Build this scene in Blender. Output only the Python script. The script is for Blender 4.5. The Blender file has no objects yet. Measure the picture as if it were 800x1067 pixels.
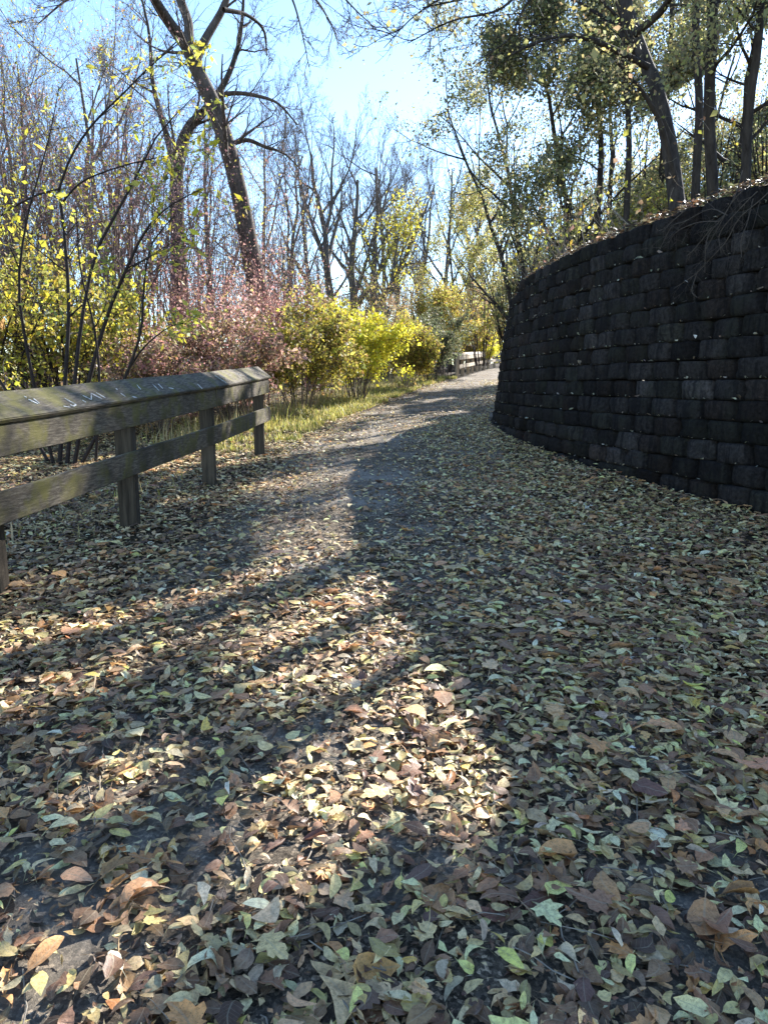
import bpy, bmesh, math, random
import numpy as np
from mathutils import Vector, Matrix

SC = bpy.context.scene
COL = SC.collection
rng = np.random.default_rng(11)
random.seed(5)
R = math.radians

# ------------------------------------------------------------------ camera
PITCH = 10.2
F = 740.0
EYE = 1.5
cd = bpy.data.cameras.new('camera'); cam = bpy.data.objects.new('camera', cd); COL.objects.link(cam)
cam.location = (0, 0, EYE); cam.rotation_euler = (R(90 - PITCH), 0, 0)
cd.sensor_width = 36; cd.lens = F / 1067 * 36; cd.clip_end = 2000; cd.clip_start = 0.05
SC.camera = cam
_s, _c = math.sin(R(PITCH)), math.cos(R(PITCH))
def ray(px, py):
    xc = (px - 400) / F; yc = (533.5 - py) / F
    return np.array([xc, _c + yc * _s, -_s + yc * _c])
def at(px, py, Y):
    d = ray(px, py); t = Y / d[1]
    return np.array([d[0] * t, Y, EYE + d[2] * t])

# ------------------------------------------------------------------ light, sky
SUN_AZ, SUN_EL = 35.0, 30.0
S = Vector((math.sin(R(SUN_AZ)) * math.cos(R(SUN_EL)), math.cos(R(SUN_AZ)) * math.cos(R(SUN_EL)), math.sin(R(SUN_EL))))
w = bpy.data.worlds.new('World'); SC.world = w; w.use_nodes = True
nt = w.node_tree; nt.nodes.clear()
o_ = nt.nodes.new('ShaderNodeOutputWorld'); b_ = nt.nodes.new('ShaderNodeBackground'); sk = nt.nodes.new('ShaderNodeTexSky')
sk.sky_type = 'NISHITA'; sk.sun_disc = False; sk.sun_elevation = R(SUN_EL); sk.sun_rotation = R(SUN_AZ)
sk.air_density = 1.0; sk.dust_density = 0.1; sk.ozone_density = 3.2
b_.inputs[1].default_value = 0.115
nt.links.new(sk.outputs[0], b_.inputs[0]); nt.links.new(b_.outputs[0], o_.inputs[0])
ld = bpy.data.lights.new('sun', 'SUN'); ld.energy = 5.0; ld.angle = R(0.53); ld.color = (1.0, 0.97, 0.93)
lo = bpy.data.objects.new('sun', ld); COL.objects.link(lo); lo.location = (20, 30, 30)
lo.rotation_euler = (-S).to_track_quat('-Z', 'Y').to_euler()
vs = SC.view_settings; vs.view_transform = 'Standard'; vs.look = 'None'; vs.exposure = 1.8; vs.gamma = 1; vs.use_curve_mapping = False
SC.cycles.max_bounces = 6; SC.cycles.diffuse_bounces = 3; SC.cycles.transmission_bounces = 4; SC.cycles.transparent_max_bounces = 4
SC.cycles.use_denoising = True

# ------------------------------------------------------------------ materials
def mat(name):
    m = bpy.data.materials.new(name); m.use_nodes = True
    n = m.node_tree; n.nodes.clear()
    out = n.nodes.new('ShaderNodeOutputMaterial')
    return m, n, out
def N(n, t, **kw):
    x = n.nodes.new(t)
    for k, v in kw.items():
        if k in x.bl_rna.properties: setattr(x, k, v)
        else: x.inputs[k.replace('_', ' ')].default_value = v
    return x
def ramp(n, stops, fac):
    r = n.nodes.new('ShaderNodeValToRGB'); e = r.color_ramp.elements
    while len(e) < len(stops): e.new(0.5)
    for i, (p, c) in enumerate(stops):
        e[i].position = p; e[i].color = (*c, 1) if len(c) == 3 else c
    n.links.new(fac, r.inputs[0]); return r
def mix(n, a, b, fac, mode='MIX'):
    m = n.nodes.new('ShaderNodeMix'); m.data_type = 'RGBA'; m.blend_type = mode
    for sock, val in ((m.inputs[0], fac), (m.inputs[6], a), (m.inputs[7], b)):
        if isinstance(val, (int, float)): sock.default_value = val
        elif isinstance(val, tuple): sock.default_value = (*val, 1)
        else: n.links.new(val, sock)
    return m.outputs[2]
def noise(n, vec, scale, detail=4, rough=0.55):
    x = n.nodes.new('ShaderNodeTexNoise'); x.inputs['Scale'].default_value = scale
    x.inputs['Detail'].default_value = detail; x.inputs['Roughness'].default_value = rough
    n.links.new(vec, x.inputs['Vector']); return x.outputs['Fac']
def coords(n, scale=(1, 1, 1)):
    t = n.nodes.new('ShaderNodeTexCoord'); m = n.nodes.new('ShaderNodeMapping'); m.inputs['Scale'].default_value = scale
    n.links.new(t.outputs['Object'], m.inputs[0]); return m.outputs[0]
def bump(n, h, strength, dist):
    b = n.nodes.new('ShaderNodeBump'); b.inputs['Strength'].default_value = strength; b.inputs['Distance'].default_value = dist
    n.links.new(h, b.inputs['Height']); return b.outputs[0]
def principled(n, out, color, rough=0.8, spec=0.3, normal=None):
    p = n.nodes.new('ShaderNodeBsdfPrincipled')
    if isinstance(color, tuple): p.inputs['Base Color'].default_value = (*color, 1)
    else: n.links.new(color, p.inputs['Base Color'])
    if isinstance(rough, float): p.inputs['Roughness'].default_value = rough
    else: n.links.new(rough, p.inputs['Roughness'])
    p.inputs['Specular IOR Level'].default_value = spec
    if normal is not None: n.links.new(normal, p.inputs['Normal'])
    n.links.new(p.outputs[0], out.inputs[0]); return p

def m_asphalt():
    m, n, out = mat('asphalt'); v = coords(n)
    g = noise(n, v, 75, 7, 0.85); big = noise(n, v, 1.4, 5); st = noise(n, v, 9, 5, 0.65)
    c = ramp(n, [(0.34, (0.055, 0.045, 0.034)), (0.5, (0.16, 0.132, 0.10)), (0.68, (0.44, 0.37, 0.28))], g).outputs[0]
    vo = n.nodes.new('ShaderNodeTexVoronoi'); vo.inputs['Scale'].default_value = 95; n.links.new(v, vo.inputs['Vector'])
    sv = n.nodes.new('ShaderNodeSeparateColor'); n.links.new(vo.outputs['Color'], sv.inputs[0])
    c = mix(n, c, ramp(n, [(0.0, (0.25, 0.24, 0.22)), (0.55, (0.8, 0.78, 0.75)), (0.85, (1.3, 1.25, 1.15)), (0.97, (3.2, 3.0, 2.7))], sv.outputs[0]).outputs[0], 0.9, 'MULTIPLY')
    c = mix(n, c, (0.36, 0.325, 0.275), ramp(n, [(0.42, (0, 0, 0)), (0.7, (0.65, 0.65, 0.65))], big).outputs[0])
    c = mix(n, c, (0.05, 0.042, 0.035), ramp(n, [(0.5, (0, 0, 0)), (0.72, (0.6, 0.6, 0.6))], st).outputs[0])
    principled(n, out, c, 0.92, 0.06, bump(n, g, 1.0, 0.012)); return m
def m_soil():
    m, n, out = mat('soil'); v = coords(n)
    g = noise(n, v, 40, 6, 0.7); b = noise(n, v, 1.2, 4)
    c = ramp(n, [(0.3, (0.018, 0.012, 0.009)), (0.55, (0.06, 0.042, 0.028)), (0.8, (0.15, 0.11, 0.07))], g).outputs[0]
    c = mix(n, c, (0.07, 0.065, 0.03), ramp(n, [(0.45, (0, 0, 0)), (0.7, (0.6, 0.6, 0.6))], b).outputs[0])
    principled(n, out, c, 0.95, 0.1, bump(n, g, 0.8, 0.03)); return m
def m_leaf(name, vein, trans, rough=0.5, spec=0.35, thr=0.55):
    m, n, out = mat(name)
    a = n.nodes.new('ShaderNodeAttribute'); a.attribute_name = 'Col'
    c = a.outputs['Color']; normal = None
    if vein:
        uv = n.nodes.new('ShaderNodeUVMap'); uv.uv_map = 'UVMap'
        sp = n.nodes.new('ShaderNodeSeparateXYZ'); n.links.new(uv.outputs[0], sp.inputs[0])
        def mth(op, x, y=None):
            k = n.nodes.new('ShaderNodeMath'); k.operation = op
            for i, q in enumerate((x, y)):
                if q is None: continue
                if isinstance(q, (int, float)): k.inputs[i].default_value = q
                else: n.links.new(q, k.inputs[i])
            return k.outputs[0]
        av = mth('ABSOLUTE', sp.outputs[1])
        mid = mth('LESS_THAN', av, 0.06)
        ph = mth('FRACT', mth('SUBTRACT', mth('MULTIPLY', sp.outputs[0], 8.0), mth('MULTIPLY', av, 2.2)))
        side = mth('LESS_THAN', ph, 0.13)
        vn = mth('MAXIMUM', mid, mth('MULTIPLY', side, 0.45))
        v = coords(n)
        bl = noise(n, v, 90, 4, 0.65)
        c = mix(n, c, (0.5, 0.5, 0.5), 0.0)
        c = mix(n, c, ramp(n, [(0.3, (0.45, 0.4, 0.36)), (0.55, (1, 1, 1)), (0.8, (1.25, 1.2, 1.1))], bl).outputs[0], 0.8, 'MULTIPLY')
        spn = noise(n, v, 320, 2)
        c = mix(n, c, (0.045, 0.03, 0.022), ramp(n, [(0.63, (0, 0, 0)), (0.70, (0.75, 0.75, 0.75))], spn).outputs[0])
        c = mix(n, c, (0.42, 0.36, 0.24), mth('MULTIPLY', vn, 0.35))
        normal = bump(n, mth('ADD', bl, mth('MULTIPLY', vn, -0.6)), 0.5, 0.004)
    p = n.nodes.new('ShaderNodeBsdfPrincipled'); n.links.new(c, p.inputs['Base Color'])
    p.inputs['Roughness'].default_value = rough; p.inputs['Specular IOR Level'].default_value = spec
    if normal is not None: n.links.new(normal, p.inputs['Normal'])
    t = n.nodes.new('ShaderNodeBsdfTranslucent'); n.links.new(c, t.inputs[0])
    x = n.nodes.new('ShaderNodeMixShader'); x.inputs[0].default_value = trans
    n.links.new(p.outputs[0], x.inputs[1]); n.links.new(t.outputs[0], x.inputs[2]); n.links.new(x.outputs[0], out.inputs[0])
    return m
def m_bark(name, lo, hi, zs=0.25, sc=14):
    m, n, out = mat(name); v = coords(n, (1, 1, zs)); v2 = coords(n)
    f = noise(n, v, sc, 6, 0.7); b = noise(n, v2, 1.1, 3)
    c = ramp(n, [(0.3, lo), (0.7, hi)], f).outputs[0]
    c = mix(n, c, tuple(x * 1.5 + 0.01 for x in hi), ramp(n, [(0.55, (0, 0, 0)), (0.75, (0.5, 0.5, 0.5))], b).outputs[0])
    principled(n, out, c, 0.9, 0.15, bump(n, f, 0.8, 0.02)); return m
def m_wood(name, sc):
    m, n, out = mat(name); v = coords(n, sc); v2 = coords(n)
    f = noise(n, v, 6, 6, 0.7); b = noise(n, v2, 4.5, 5, 0.6); d = noise(n, v2, 2.3, 4)
    c = ramp(n, [(0.28, (0.03, 0.024, 0.018)), (0.5, (0.115, 0.094, 0.068)), (0.75, (0.27, 0.235, 0.175))], f).outputs[0]
    c = mix(n, c, (0.15, 0.135, 0.035), ramp(n, [(0.47, (0, 0, 0)), (0.62, (0.85, 0.75, 0.75))], b).outputs[0])
    c = mix(n, c, (0.03, 0.026, 0.02), ramp(n, [(0.5, (0, 0, 0)), (0.66, (0.75, 0.75, 0.75))], d).outputs[0])
    principled(n, out, c, 0.85, 0.2, bump(n, f, 0.6, 0.006)); return m
def m_block():
    m, n, out = mat('split_face_block'); v = coords(n)
    a = n.nodes.new('ShaderNodeAttribute'); a.attribute_name = 'Col'
    f = noise(n, v, 26, 6, 0.7); b = noise(n, v, 3.2, 4); vs_ = coords(n, (7, 7, 0.8)); st = noise(n, vs_, 2.5, 4)
    c = mix(n, a.outputs['Color'], ramp(n, [(0.3, (0.35, 0.35, 0.35)), (0.7, (1.6, 1.6, 1.6))], f).outputs[0], 0.9, 'MULTIPLY')
    c = mix(n, c, (0.036, 0.036, 0.027), ramp(n, [(0.5, (0, 0, 0)), (0.68, (0.7, 0.7, 0.7))], b).outputs[0])
    c = mix(n, c, (0.012, 0.011, 0.012), ramp(n, [(0.48, (0, 0, 0)), (0.62, (0.7, 0.7, 0.7))], st).outputs[0])
    w2 = noise(n, v, 60, 3, 0.7)
    c = mix(n, c, (0.07, 0.068, 0.06), ramp(n, [(0.68, (0, 0, 0)), (0.76, (0.7, 0.7, 0.7))], w2).outputs[0])
    principled(n, out, c, 0.95, 0.08, bump(n, f, 1.0, 0.05)); return m
def m_plain(name, c, rough=0.8):
    m, n, out = mat(name); f = noise(n, coords(n), 30, 4)
    cc = ramp(n, [(0.3, tuple(x * 0.6 for x in c)), (0.7, tuple(x * 1.3 for x in c))], f).outputs[0]
    principled(n, out, cc, rough, 0.2); return m

M = dict(asphalt=m_asphalt(), soil=m_soil(), litter=m_leaf('fallen_leaf', True, 0.22, 0.48, 0.4),
         leaf=m_leaf('tree_leaf', False, 0.56), grass=m_leaf('grass_blade', False, 0.45),
         bark=m_bark('bark_dark', (0.018, 0.014, 0.012), (0.075, 0.062, 0.052)),
         midbark=m_bark('bark_brown', (0.03, 0.024, 0.02), (0.13, 0.105, 0.088)), grey=m_bark('bark_grey', (0.05, 0.044, 0.038), (0.17, 0.15, 0.135)),
         twig=m_plain('twig', (0.14, 0.112, 0.092)), twigd=m_plain('twig_dark', (0.03, 0.023, 0.021)),
         twigr=m_plain('twig_red', (0.25, 0.13, 0.12)), twigp=m_plain('twig_purple', (0.145, 0.10, 0.09)), palew=m_plain('pale_wood', (0.44, 0.35, 0.25)), vine=m_plain('vine_stem', (0.085, 0.068, 0.054)), dry=m_plain('dry_stem', (0.26, 0.22, 0.17)),
         wood=m_wood('weathered_rail', (14, 0.9, 14)), post=m_bark('weathered_post', (0.022, 0.018, 0.014), (0.105, 0.085, 0.062), 0.06, 40),
         block=m_block(), paint=m_plain('pale_scratch', (0.62, 0.6, 0.55)))

# ------------------------------------------------------------------ mesh helpers
def mesh_np(name, verts, quads=None, tris=None, m=None, col=None, uv=None, parent=None, smooth=False, loc=None):
    me = bpy.data.meshes.new(name)
    verts = np.asarray(verts, np.float32)
    if loc is not None: verts = verts - np.asarray(loc, np.float32)
    nq = 0 if quads is None else len(quads); ntr = 0 if tris is None else len(tris)
    loops = np.concatenate([np.asarray(q, np.int32).ravel() for q in (quads, tris) if q is not None and len(q)])
    starts = np.concatenate([np.arange(nq) * 4, nq * 4 + np.arange(ntr) * 3]).astype(np.int32)
    me.vertices.add(len(verts)); me.vertices.foreach_set('co', verts.ravel())
    me.loops.add(len(loops)); me.loops.foreach_set('vertex_index', loops)
    me.polygons.add(nq + ntr); me.polygons.foreach_set('loop_start', starts)
    if col is not None:
        a = me.color_attributes.new('Col', 'FLOAT_COLOR', 'POINT')
        a.data.foreach_set('color', np.concatenate([col, np.ones((len(col), 1))], 1).astype(np.float32).ravel())
    me.update(calc_edges=True)
    if uv is not None:
        u = me.uv_layers.new(name='UVMap'); u.data.foreach_set('uv', np.asarray(uv, np.float32)[loops].ravel())
    if smooth: me.polygons.foreach_set('use_smooth', np.ones(nq + ntr, bool))
    me.validate()
    if m: me.materials.append(m)
    o = bpy.data.objects.new(name, me); COL.objects.link(o)
    if parent is not None: o.parent = parent
    elif loc is not None: o.location = loc
    return o
def empty(name, loc, label=None, cat=None, group=None):
    o = bpy.data.objects.new(name, None); COL.objects.link(o); o.location = loc; o.empty_display_size = 0.2
    if label: o['label'] = label
    if cat: o['category'] = cat
    if group: o['group'] = group
    return o
def tag(o, label=None, cat=None, group=None, kind=None):
    for k, v in (('label', label), ('category', cat), ('group', group), ('kind', kind)):
        if v: o[k] = v
    return o
def copy_tree(root, loc, rz, sc, label=None):
    c = root.copy(); COL.objects.link(c); c.location = loc; c.rotation_euler = (0, 0, rz); c.scale = sc
    if label: c['label'] = label
    for ch in [x for x in bpy.data.objects if x.parent == root]:
        d = ch.copy(); COL.objects.link(d); d.parent = c
    return c
def nrm(v): return v / np.maximum(np.linalg.norm(v, axis=-1, keepdims=True), 1e-9)

class Tubes:
    def __init__(s): s.b = []
    def add(s, P, Rr, sides): s.b.append((P, Rr, sides))
    def build(s):
        V, Q, off = [], [], 0
        for P, Rr, sd in s.b:
            n, k, _ = P.shape
            if n == 0: continue
            T = np.empty_like(P); T[:, 1:-1] = P[:, 2:] - P[:, :-2]; T[:, 0] = P[:, 1] - P[:, 0]; T[:, -1] = P[:, -1] - P[:, -2]
            T = nrm(T); md = nrm(P[:, -1] - P[:, 0])
            ref = np.where(np.abs(md[:, 2:3]) > 0.7, np.array([[1.0, 0, 0]]), np.array([[0, 0, 1.0]]))[:, None, :]
            U = nrm(np.cross(T, np.broadcast_to(ref, T.shape))); W = np.cross(T, U)
            a = np.arange(sd) * 2 * np.pi / sd
            ring = P[:, :, None, :] + Rr[:, :, None, None] * (np.cos(a)[None, None, :, None] * U[:, :, None, :] + np.sin(a)[None, None, :, None] * W[:, :, None, :])
            V.append(ring.reshape(-1, 3))
            base = off + (np.arange(n) * k * sd)[:, None, None]
            i = np.arange(k - 1)[None, :, None] * sd; j = np.arange(sd)[None, None, :]; j2 = (j + 1) % sd
            q = np.stack(np.broadcast_arrays(base + i + j, base + i + j2, base + i + sd + j2, base + i + sd + j), -1)
            Q.append(q.reshape(-1, 4)); off += n * k * sd
        return np.concatenate(V), np.concatenate(Q)
    def obj(s, name, m, parent=None, loc=None, smooth=True):
        v, q = s.build(); return mesh_np(name, v, q, None, m, parent=parent, loc=loc, smooth=smooth)

def resample(pts, k):
    """Catmull-Rom through pts (with radius as 4th column) to k points."""
    p = np.asarray(pts, float); m = len(p)
    if m == 2:
        t = np.linspace(0, 1, k)[:, None]; return p[0] * (1 - t) + p[1] * t
    e = np.vstack([2 * p[0] - p[1], p, 2 * p[-1] - p[-2]])
    out = []
    for t in np.linspace(0, m - 1 - 1e-6, k):
        i = int(t); f = t - i; a, b, c, d = e[i:i + 4]
        out.append(0.5 * (2 * b + (c - a) * f + (2 * a - 5 * b + 4 * c - d) * f * f + (3 * b - a - 3 * c + d) * f ** 3))
    return np.array(out)
def kids(P, Rr, n, t0, t1, ang, angsd, lf, k, wander, up, rf=0.6, rmin=0.002, g=rng, lmin=0.0, lmax=99, taper=0.85, endt=0.15, target=None):
    """Grow n side branches from every polyline of a batch."""
    m, kk, _ = P.shape
    idx = np.repeat(np.arange(m), n); tot = m * n
    t = t0 + (t1 - t0) * ((np.tile(np.arange(n), m) + g.random(tot)) / n)
    x = t * (kk - 1); i = np.minimum(x.astype(int), kk - 2); f = (x - i)[:, None]
    st = P[idx, i] * (1 - f) + P[idx, i + 1] * f; T = nrm(P[idx, i + 1] - P[idx, i])
    r = Rr[idx, i] * (1 - f[:, 0]) + Rr[idx, i + 1] * f[:, 0]
    L = np.linalg.norm(np.diff(P, axis=1), axis=2).sum(1)[idx] * lf * g.uniform(0.6, 1.3, tot) * (1.15 - 0.6 * t)
    L = np.clip(L, lmin, lmax)
    perp = nrm(np.cross(T, g.normal(size=(tot, 3)))); a = np.radians(g.normal(ang, angsd, tot))[:, None]
    d = nrm(T * np.cos(a) + perp * np.sin(a))
    C = np.empty((tot, k, 3)); C[:, 0] = st; step = (L / (k - 1))[:, None]
    for j in range(1, k):
        d = nrm(d + g.normal(size=(tot, 3)) * wander + np.array([0, 0, up])); C[:, j] = C[:, j - 1] + d * step
    r0 = np.maximum(np.minimum(r * rf * g.uniform(0.7, 1.1, tot), L * 0.03), rmin)
    s = np.linspace(0, 1, k)[None, :]
    RR = np.maximum(r0[:, None] * (1 - taper * s), rmin * 0.6)
    return C, RR
def along(P, n, g=rng, t0=0.2, t1=1.0):
    m, kk, _ = P.shape
    idx = np.repeat(np.arange(m), n); t = g.uniform(t0, t1, m * n) * (kk - 1); i = np.minimum(t.astype(int), kk - 2); f = (t - i)[:, None]
    return P[idx, i] * (1 - f) + P[idx, i + 1] * f, nrm(P[idx, i + 1] - P[idx, i])
def leaf_faces(p, d, size, cols, g=rng, droop=0.5, wr=0.28, jit=0.02, sd=0.35):
    """One folded, pointed leaf (two quads) per point."""
    n = len(p)
    dd = nrm(d * 0.5 + g.normal(size=(n, 3)) * 0.7 + np.array([0, 0, -droop]))
    s = nrm(np.cross(dd, g.normal(size=(n, 3)))); nn = np.cross(dd, s)
    L = (size * np.exp(g.normal(0, sd, n)))[:, None]; Wd = L * wr * g.uniform(0.75, 1.35, (n, 1)); fo = L * g.uniform(-0.02, 0.16, (n, 1)); cu = L * g.normal(0, 0.12, (n, 1))
    b = p + g.normal(size=(n, 3)) * jit
    V = np.stack([b, b + dd * L * 0.42 + s * Wd + nn * fo, b + dd * L + nn * cu, b + dd * L * 0.42 - s * Wd + nn * fo, b + dd * L * 0.5 ], 1)
    base = (np.arange(n) * 5)[:, None]
    T = np.concatenate([base + np.array([[0, 1, 4]]), base + np.array([[1, 2, 4]]), base + np.array([[0, 4, 3]]), base + np.array([[4, 2, 3]])])
    return V.reshape(-1, 3), T, np.repeat(cols, 5, 0)
def pick(pal, n, g=rng, var=0.18, gain=np.ones(3)):
    c = np.array([x[0] for x in pal]); wts = np.array([x[1] for x in pal], float); wts /= wts.sum()
    k = c[g.choice(len(pal), n, p=wts)]
    return np.clip(k * gain * np.exp(g.normal(0, var, (n, 1))) * np.exp(g.normal(0, 0.06, (n, 3))), 0.004, 0.85)
# smooth value noise
class VN:
    def __init__(s, seed): s.g = np.random.default_rng(seed).random((256, 256))
    def __call__(s, x, y):
        x = np.asarray(x, float); y = np.asarray(y, float)
        i = np.floor(x).astype(int); j = np.floor(y).astype(int); f = x - i; h = y - j
        f = f * f * (3 - 2 * f); h = h * h * (3 - 2 * h); G = s.g
        a = G[i % 256, j % 256]; b = G[(i + 1) % 256, j % 256]; c = G[i % 256, (j + 1) % 256]; d = G[(i + 1) % 256, (j + 1) % 256]
        return (a * (1 - f) + b * f) * (1 - h) + (c * (1 - f) + d * f) * h
    def fbm(s, x, y, o=4):
        v = 0; am = 0.5
        for k in range(o): v = v + am * s(x * 2 ** k + 17 * k, y * 2 ** k + 31 * k); am *= 0.5
        return v / (1 - 0.5 ** o)
vn1, vn2, vn3 = VN(1), VN(2), VN(3)
sstep = lambda a, b, x: np.clip((np.asarray(x, float) - a) / (b - a), 0, 1) ** 2 * (3 - 2 * np.clip((np.asarray(x, float) - a) / (b - a), 0, 1))

def gaps(p):
    """Openings in the hillside canopy: 1 where the sun gets through between the crowns."""
    t = (p[:, 2] - 0.05 * p[:, 1] - 0.05) / (S.z - 0.05 * S.y)
    x = p[:, 0] - S.x * t; y = p[:, 1] - S.y * t
    xe = np.interp(y, [1.4, 1.9, 2.6, 3.3, 4.6, 8.1, 12], [0.95, 0.70, 0.55, 0.5, 0.3, -0.05, 0.2])
    wd = np.interp(y, [1.4, 2.0, 2.5, 3.2, 4.8, 6.5, 8.5, 10], [0.5, 0.6, 1.1, 1.35, 1.25, 1.0, 1.1, 1.8])
    k = sstep(xe + 0.4, xe + 0.25, x) * sstep(xe - wd - 0.15, xe - wd + 0.15, x)
    a = x * math.cos(R(35)) - y * math.sin(R(35)); b = x * math.sin(R(35)) + y * math.cos(R(35))
    k = np.maximum(k * (0.7 + 0.3 * sstep(0.35, 0.5, vn2.fbm(a * 1.6, b * 0.7))), sstep(0.46, 0.52, vn3.fbm(a * 1.3 + 40, b * 0.5 + 9, 3)))
    for px_, py_, pr_ in ((-0.78, 1.55, 0.32), (0.82, 1.5, 0.26), (-1.0, 2.35, 0.3), (-1.9, 3.4, 0.4)): k = np.maximum(k, 1.0 * (((x - px_) ** 2 + (y - py_) ** 2) < pr_ ** 2))
    k = np.maximum(k, 0.93 * sstep(4.6, 5.6, y) * (y < 13) * (x > -1.1) * (x < xe + 0.4))
    k = np.maximum(k, 0.62 * sstep(5.0, 7, y) * (y < 12)); k = np.maximum(k, 0.95 * (y > 11) * (x < np.interp(y, [11, 20, 30, 34], [-1.5, 0.0, 2.0, 3.2])))
    return k * (x < 2.2)
def keep_shade(p, g, amt=1.0): return (g.random(len(p)) > amt * gaps(p)) | ((p[:, 0] < 3.2) & (p[:, 1] < 15))
def prune_tubes(tb, g):
    tb.b = [(P[k], r[k], sd) for P, r, sd in tb.b for k in [keep_shade(P.mean(1), g)]]
def prune_leaves(lv, g):
    v, t, c = lv; p = v.reshape(-1, 5, 3); k = keep_shade(p[:, 0], g); n = int(k.sum()); base = (np.arange(n) * 5)[:, None]
    T = np.concatenate([base + np.array([[0, 1, 4]]), base + np.array([[1, 2, 4]]), base + np.array([[0, 4, 3]]), base + np.array([[4, 2, 3]])])
    return p[k].reshape(-1, 3), T, c.reshape(-1, 5, 3)[k].reshape(-1, 3)

# ------------------------------------------------------------------ terrain
LY = [-30, -5, 0, 5, 8, 11, 14.6, 20, 26, 30, 34, 42, 52, 62, 72, 90]
LX = [-3.2, -1.9, -1.75, -1.6, -1.45, -1.3, -0.95, 0.15, 1.3, 2.15, 3.3, 5.2, 7.6, 10.6, 16, 34]
def path_left(y): return np.interp(y, LY, LX)
PW = 3.1
def gz(x, y):
    x = np.asarray(x, float); y = np.asarray(y, float)
    z = 0.05 * np.where(y < 70, y, 70 + (y - 70) * 0.2)
    d = path_left(y) - x
    z = z - 1.6 * sstep(3.5, 16, d) + 0.0 * x
    z = z + sstep(0.3, 1.5, d) * (vn1.fbm(x * 0.7, y * 0.7) - 0.5) * 0.16
    return z
gx = np.unique(np.concatenate([np.linspace(-400, -40, 12), np.linspace(-40, -8, 33), np.linspace(-8, 8, 81), np.linspace(8, 40, 33), np.linspace(40, 400, 12)]))
gy = np.unique(np.concatenate([np.linspace(-200, -10, 8), np.linspace(-10, 30, 161), np.linspace(30, 90, 61), np.linspace(90, 700, 14)]))
X, Y = np.meshgrid(gx, gy); Z = gz(X, Y)
def gridq(nx, ny):
    i = np.arange(ny - 1)[:, None] * nx; j = np.arange(nx - 1)[None, :]
    return np.stack([i + j, i + j + 1, i + nx + j + 1, i + nx + j], -1).reshape(-1, 4)
tag(mesh_np('ground', np.stack([X, Y, Z], -1).reshape(-1, 3), gridq(len(gx), len(gy)), None, M['soil'], smooth=True), kind='structure')
py_ = np.concatenate([np.linspace(-12, 30, 180), np.linspace(30.5, 85, 110)]); us = np.linspace(0, 1, 13)
Xp = path_left(py_)[:, None] + (PW * us)[None, :] + (0.1 * (vn2.fbm(py_ * 1.7, py_ * 0 + 3) - 0.5))[:, None] * np.where(us == 0, 1, 0)[None, :]
Yp = np.repeat(py_[:, None], 13, 1); Zp = gz(Xp, Yp) + 0.012 - 0.008 * np.abs(us - 0.5)[None, :] * 2
tag(mesh_np('path', np.stack([Xp, Yp, Zp], -1).reshape(-1, 3), gridq(13, len(py_)), None, M['asphalt'], smooth=True), kind='structure')

# ------------------------------------------------------------------ retaining wall
wb = resample([(5.6, 1.0, 0), (4.9, 2.6, 0), (4.3, 4.2, 0), (3.72, 5.35, 0), (3.41, 6.15, 0), (3.01, 7.4, 0), (2.55, 9.1, 0), (2.22, 11.0, 0), (2.09, 13, 0), (2.17, 14.9, 0), (2.62, 16.8, 0), (3.6, 18.6, 0), (5.2, 20.4, 0), (7.6, 22, 0), (11, 23.2, 0)], 400)[:, :2]
seg = np.concatenate([[0], np.cumsum(np.linalg.norm(np.diff(wb, axis=0), axis=1))])
wb_s = np.linspace(0, seg[-1], 500); wbx = np.interp(wb_s, seg, wb[:, 0]); wby = np.interp(wb_s, seg, wb[:, 1])
WL = seg[-1]; CH = 0.2; NC = 17; WZ0 = -0.05; SETB = 0.024
def wall_pt(s):
    x = np.interp(s, wb_s, wbx); y = np.interp(s, wb_s, wby); e = 0.15
    tx = np.interp(s + e, wb_s, wbx) - np.interp(s - e, wb_s, wbx); ty = np.interp(s + e, wb_s, wby) - np.interp(s - e, wb_s, wby)
    l = np.hypot(tx, ty); return x, y, tx / l, ty / l
def wall_surf(s, z, off=0.0):
    """Point on the wall face, off metres out from it."""
    x, y, tx, ty = wall_pt(s); b = SETB * np.floor((z - WZ0) / CH) - off
    return np.stack(np.broadcast_arrays(x + ty * b, y - tx * b, z), -1)
def top_courses(s):
    y = np.interp(s, wb_s, wby); n = NC - (y > 13.6) * 1 - (y > 17.5) * 2 - np.clip((s - 19) / 0.8, 0, 12).astype(int)
    return n + (y < 6.6) * 1
bl = empty('retaining_wall', (2.3, 12, 0.6), 'tall dark concrete block retaining wall curving along the right side of the path', 'wall')
V, Q, Cc, off = [], [], [], 0
g = np.random.default_rng(3)
BW = 0.42
nu, nv = 6, 5
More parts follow.
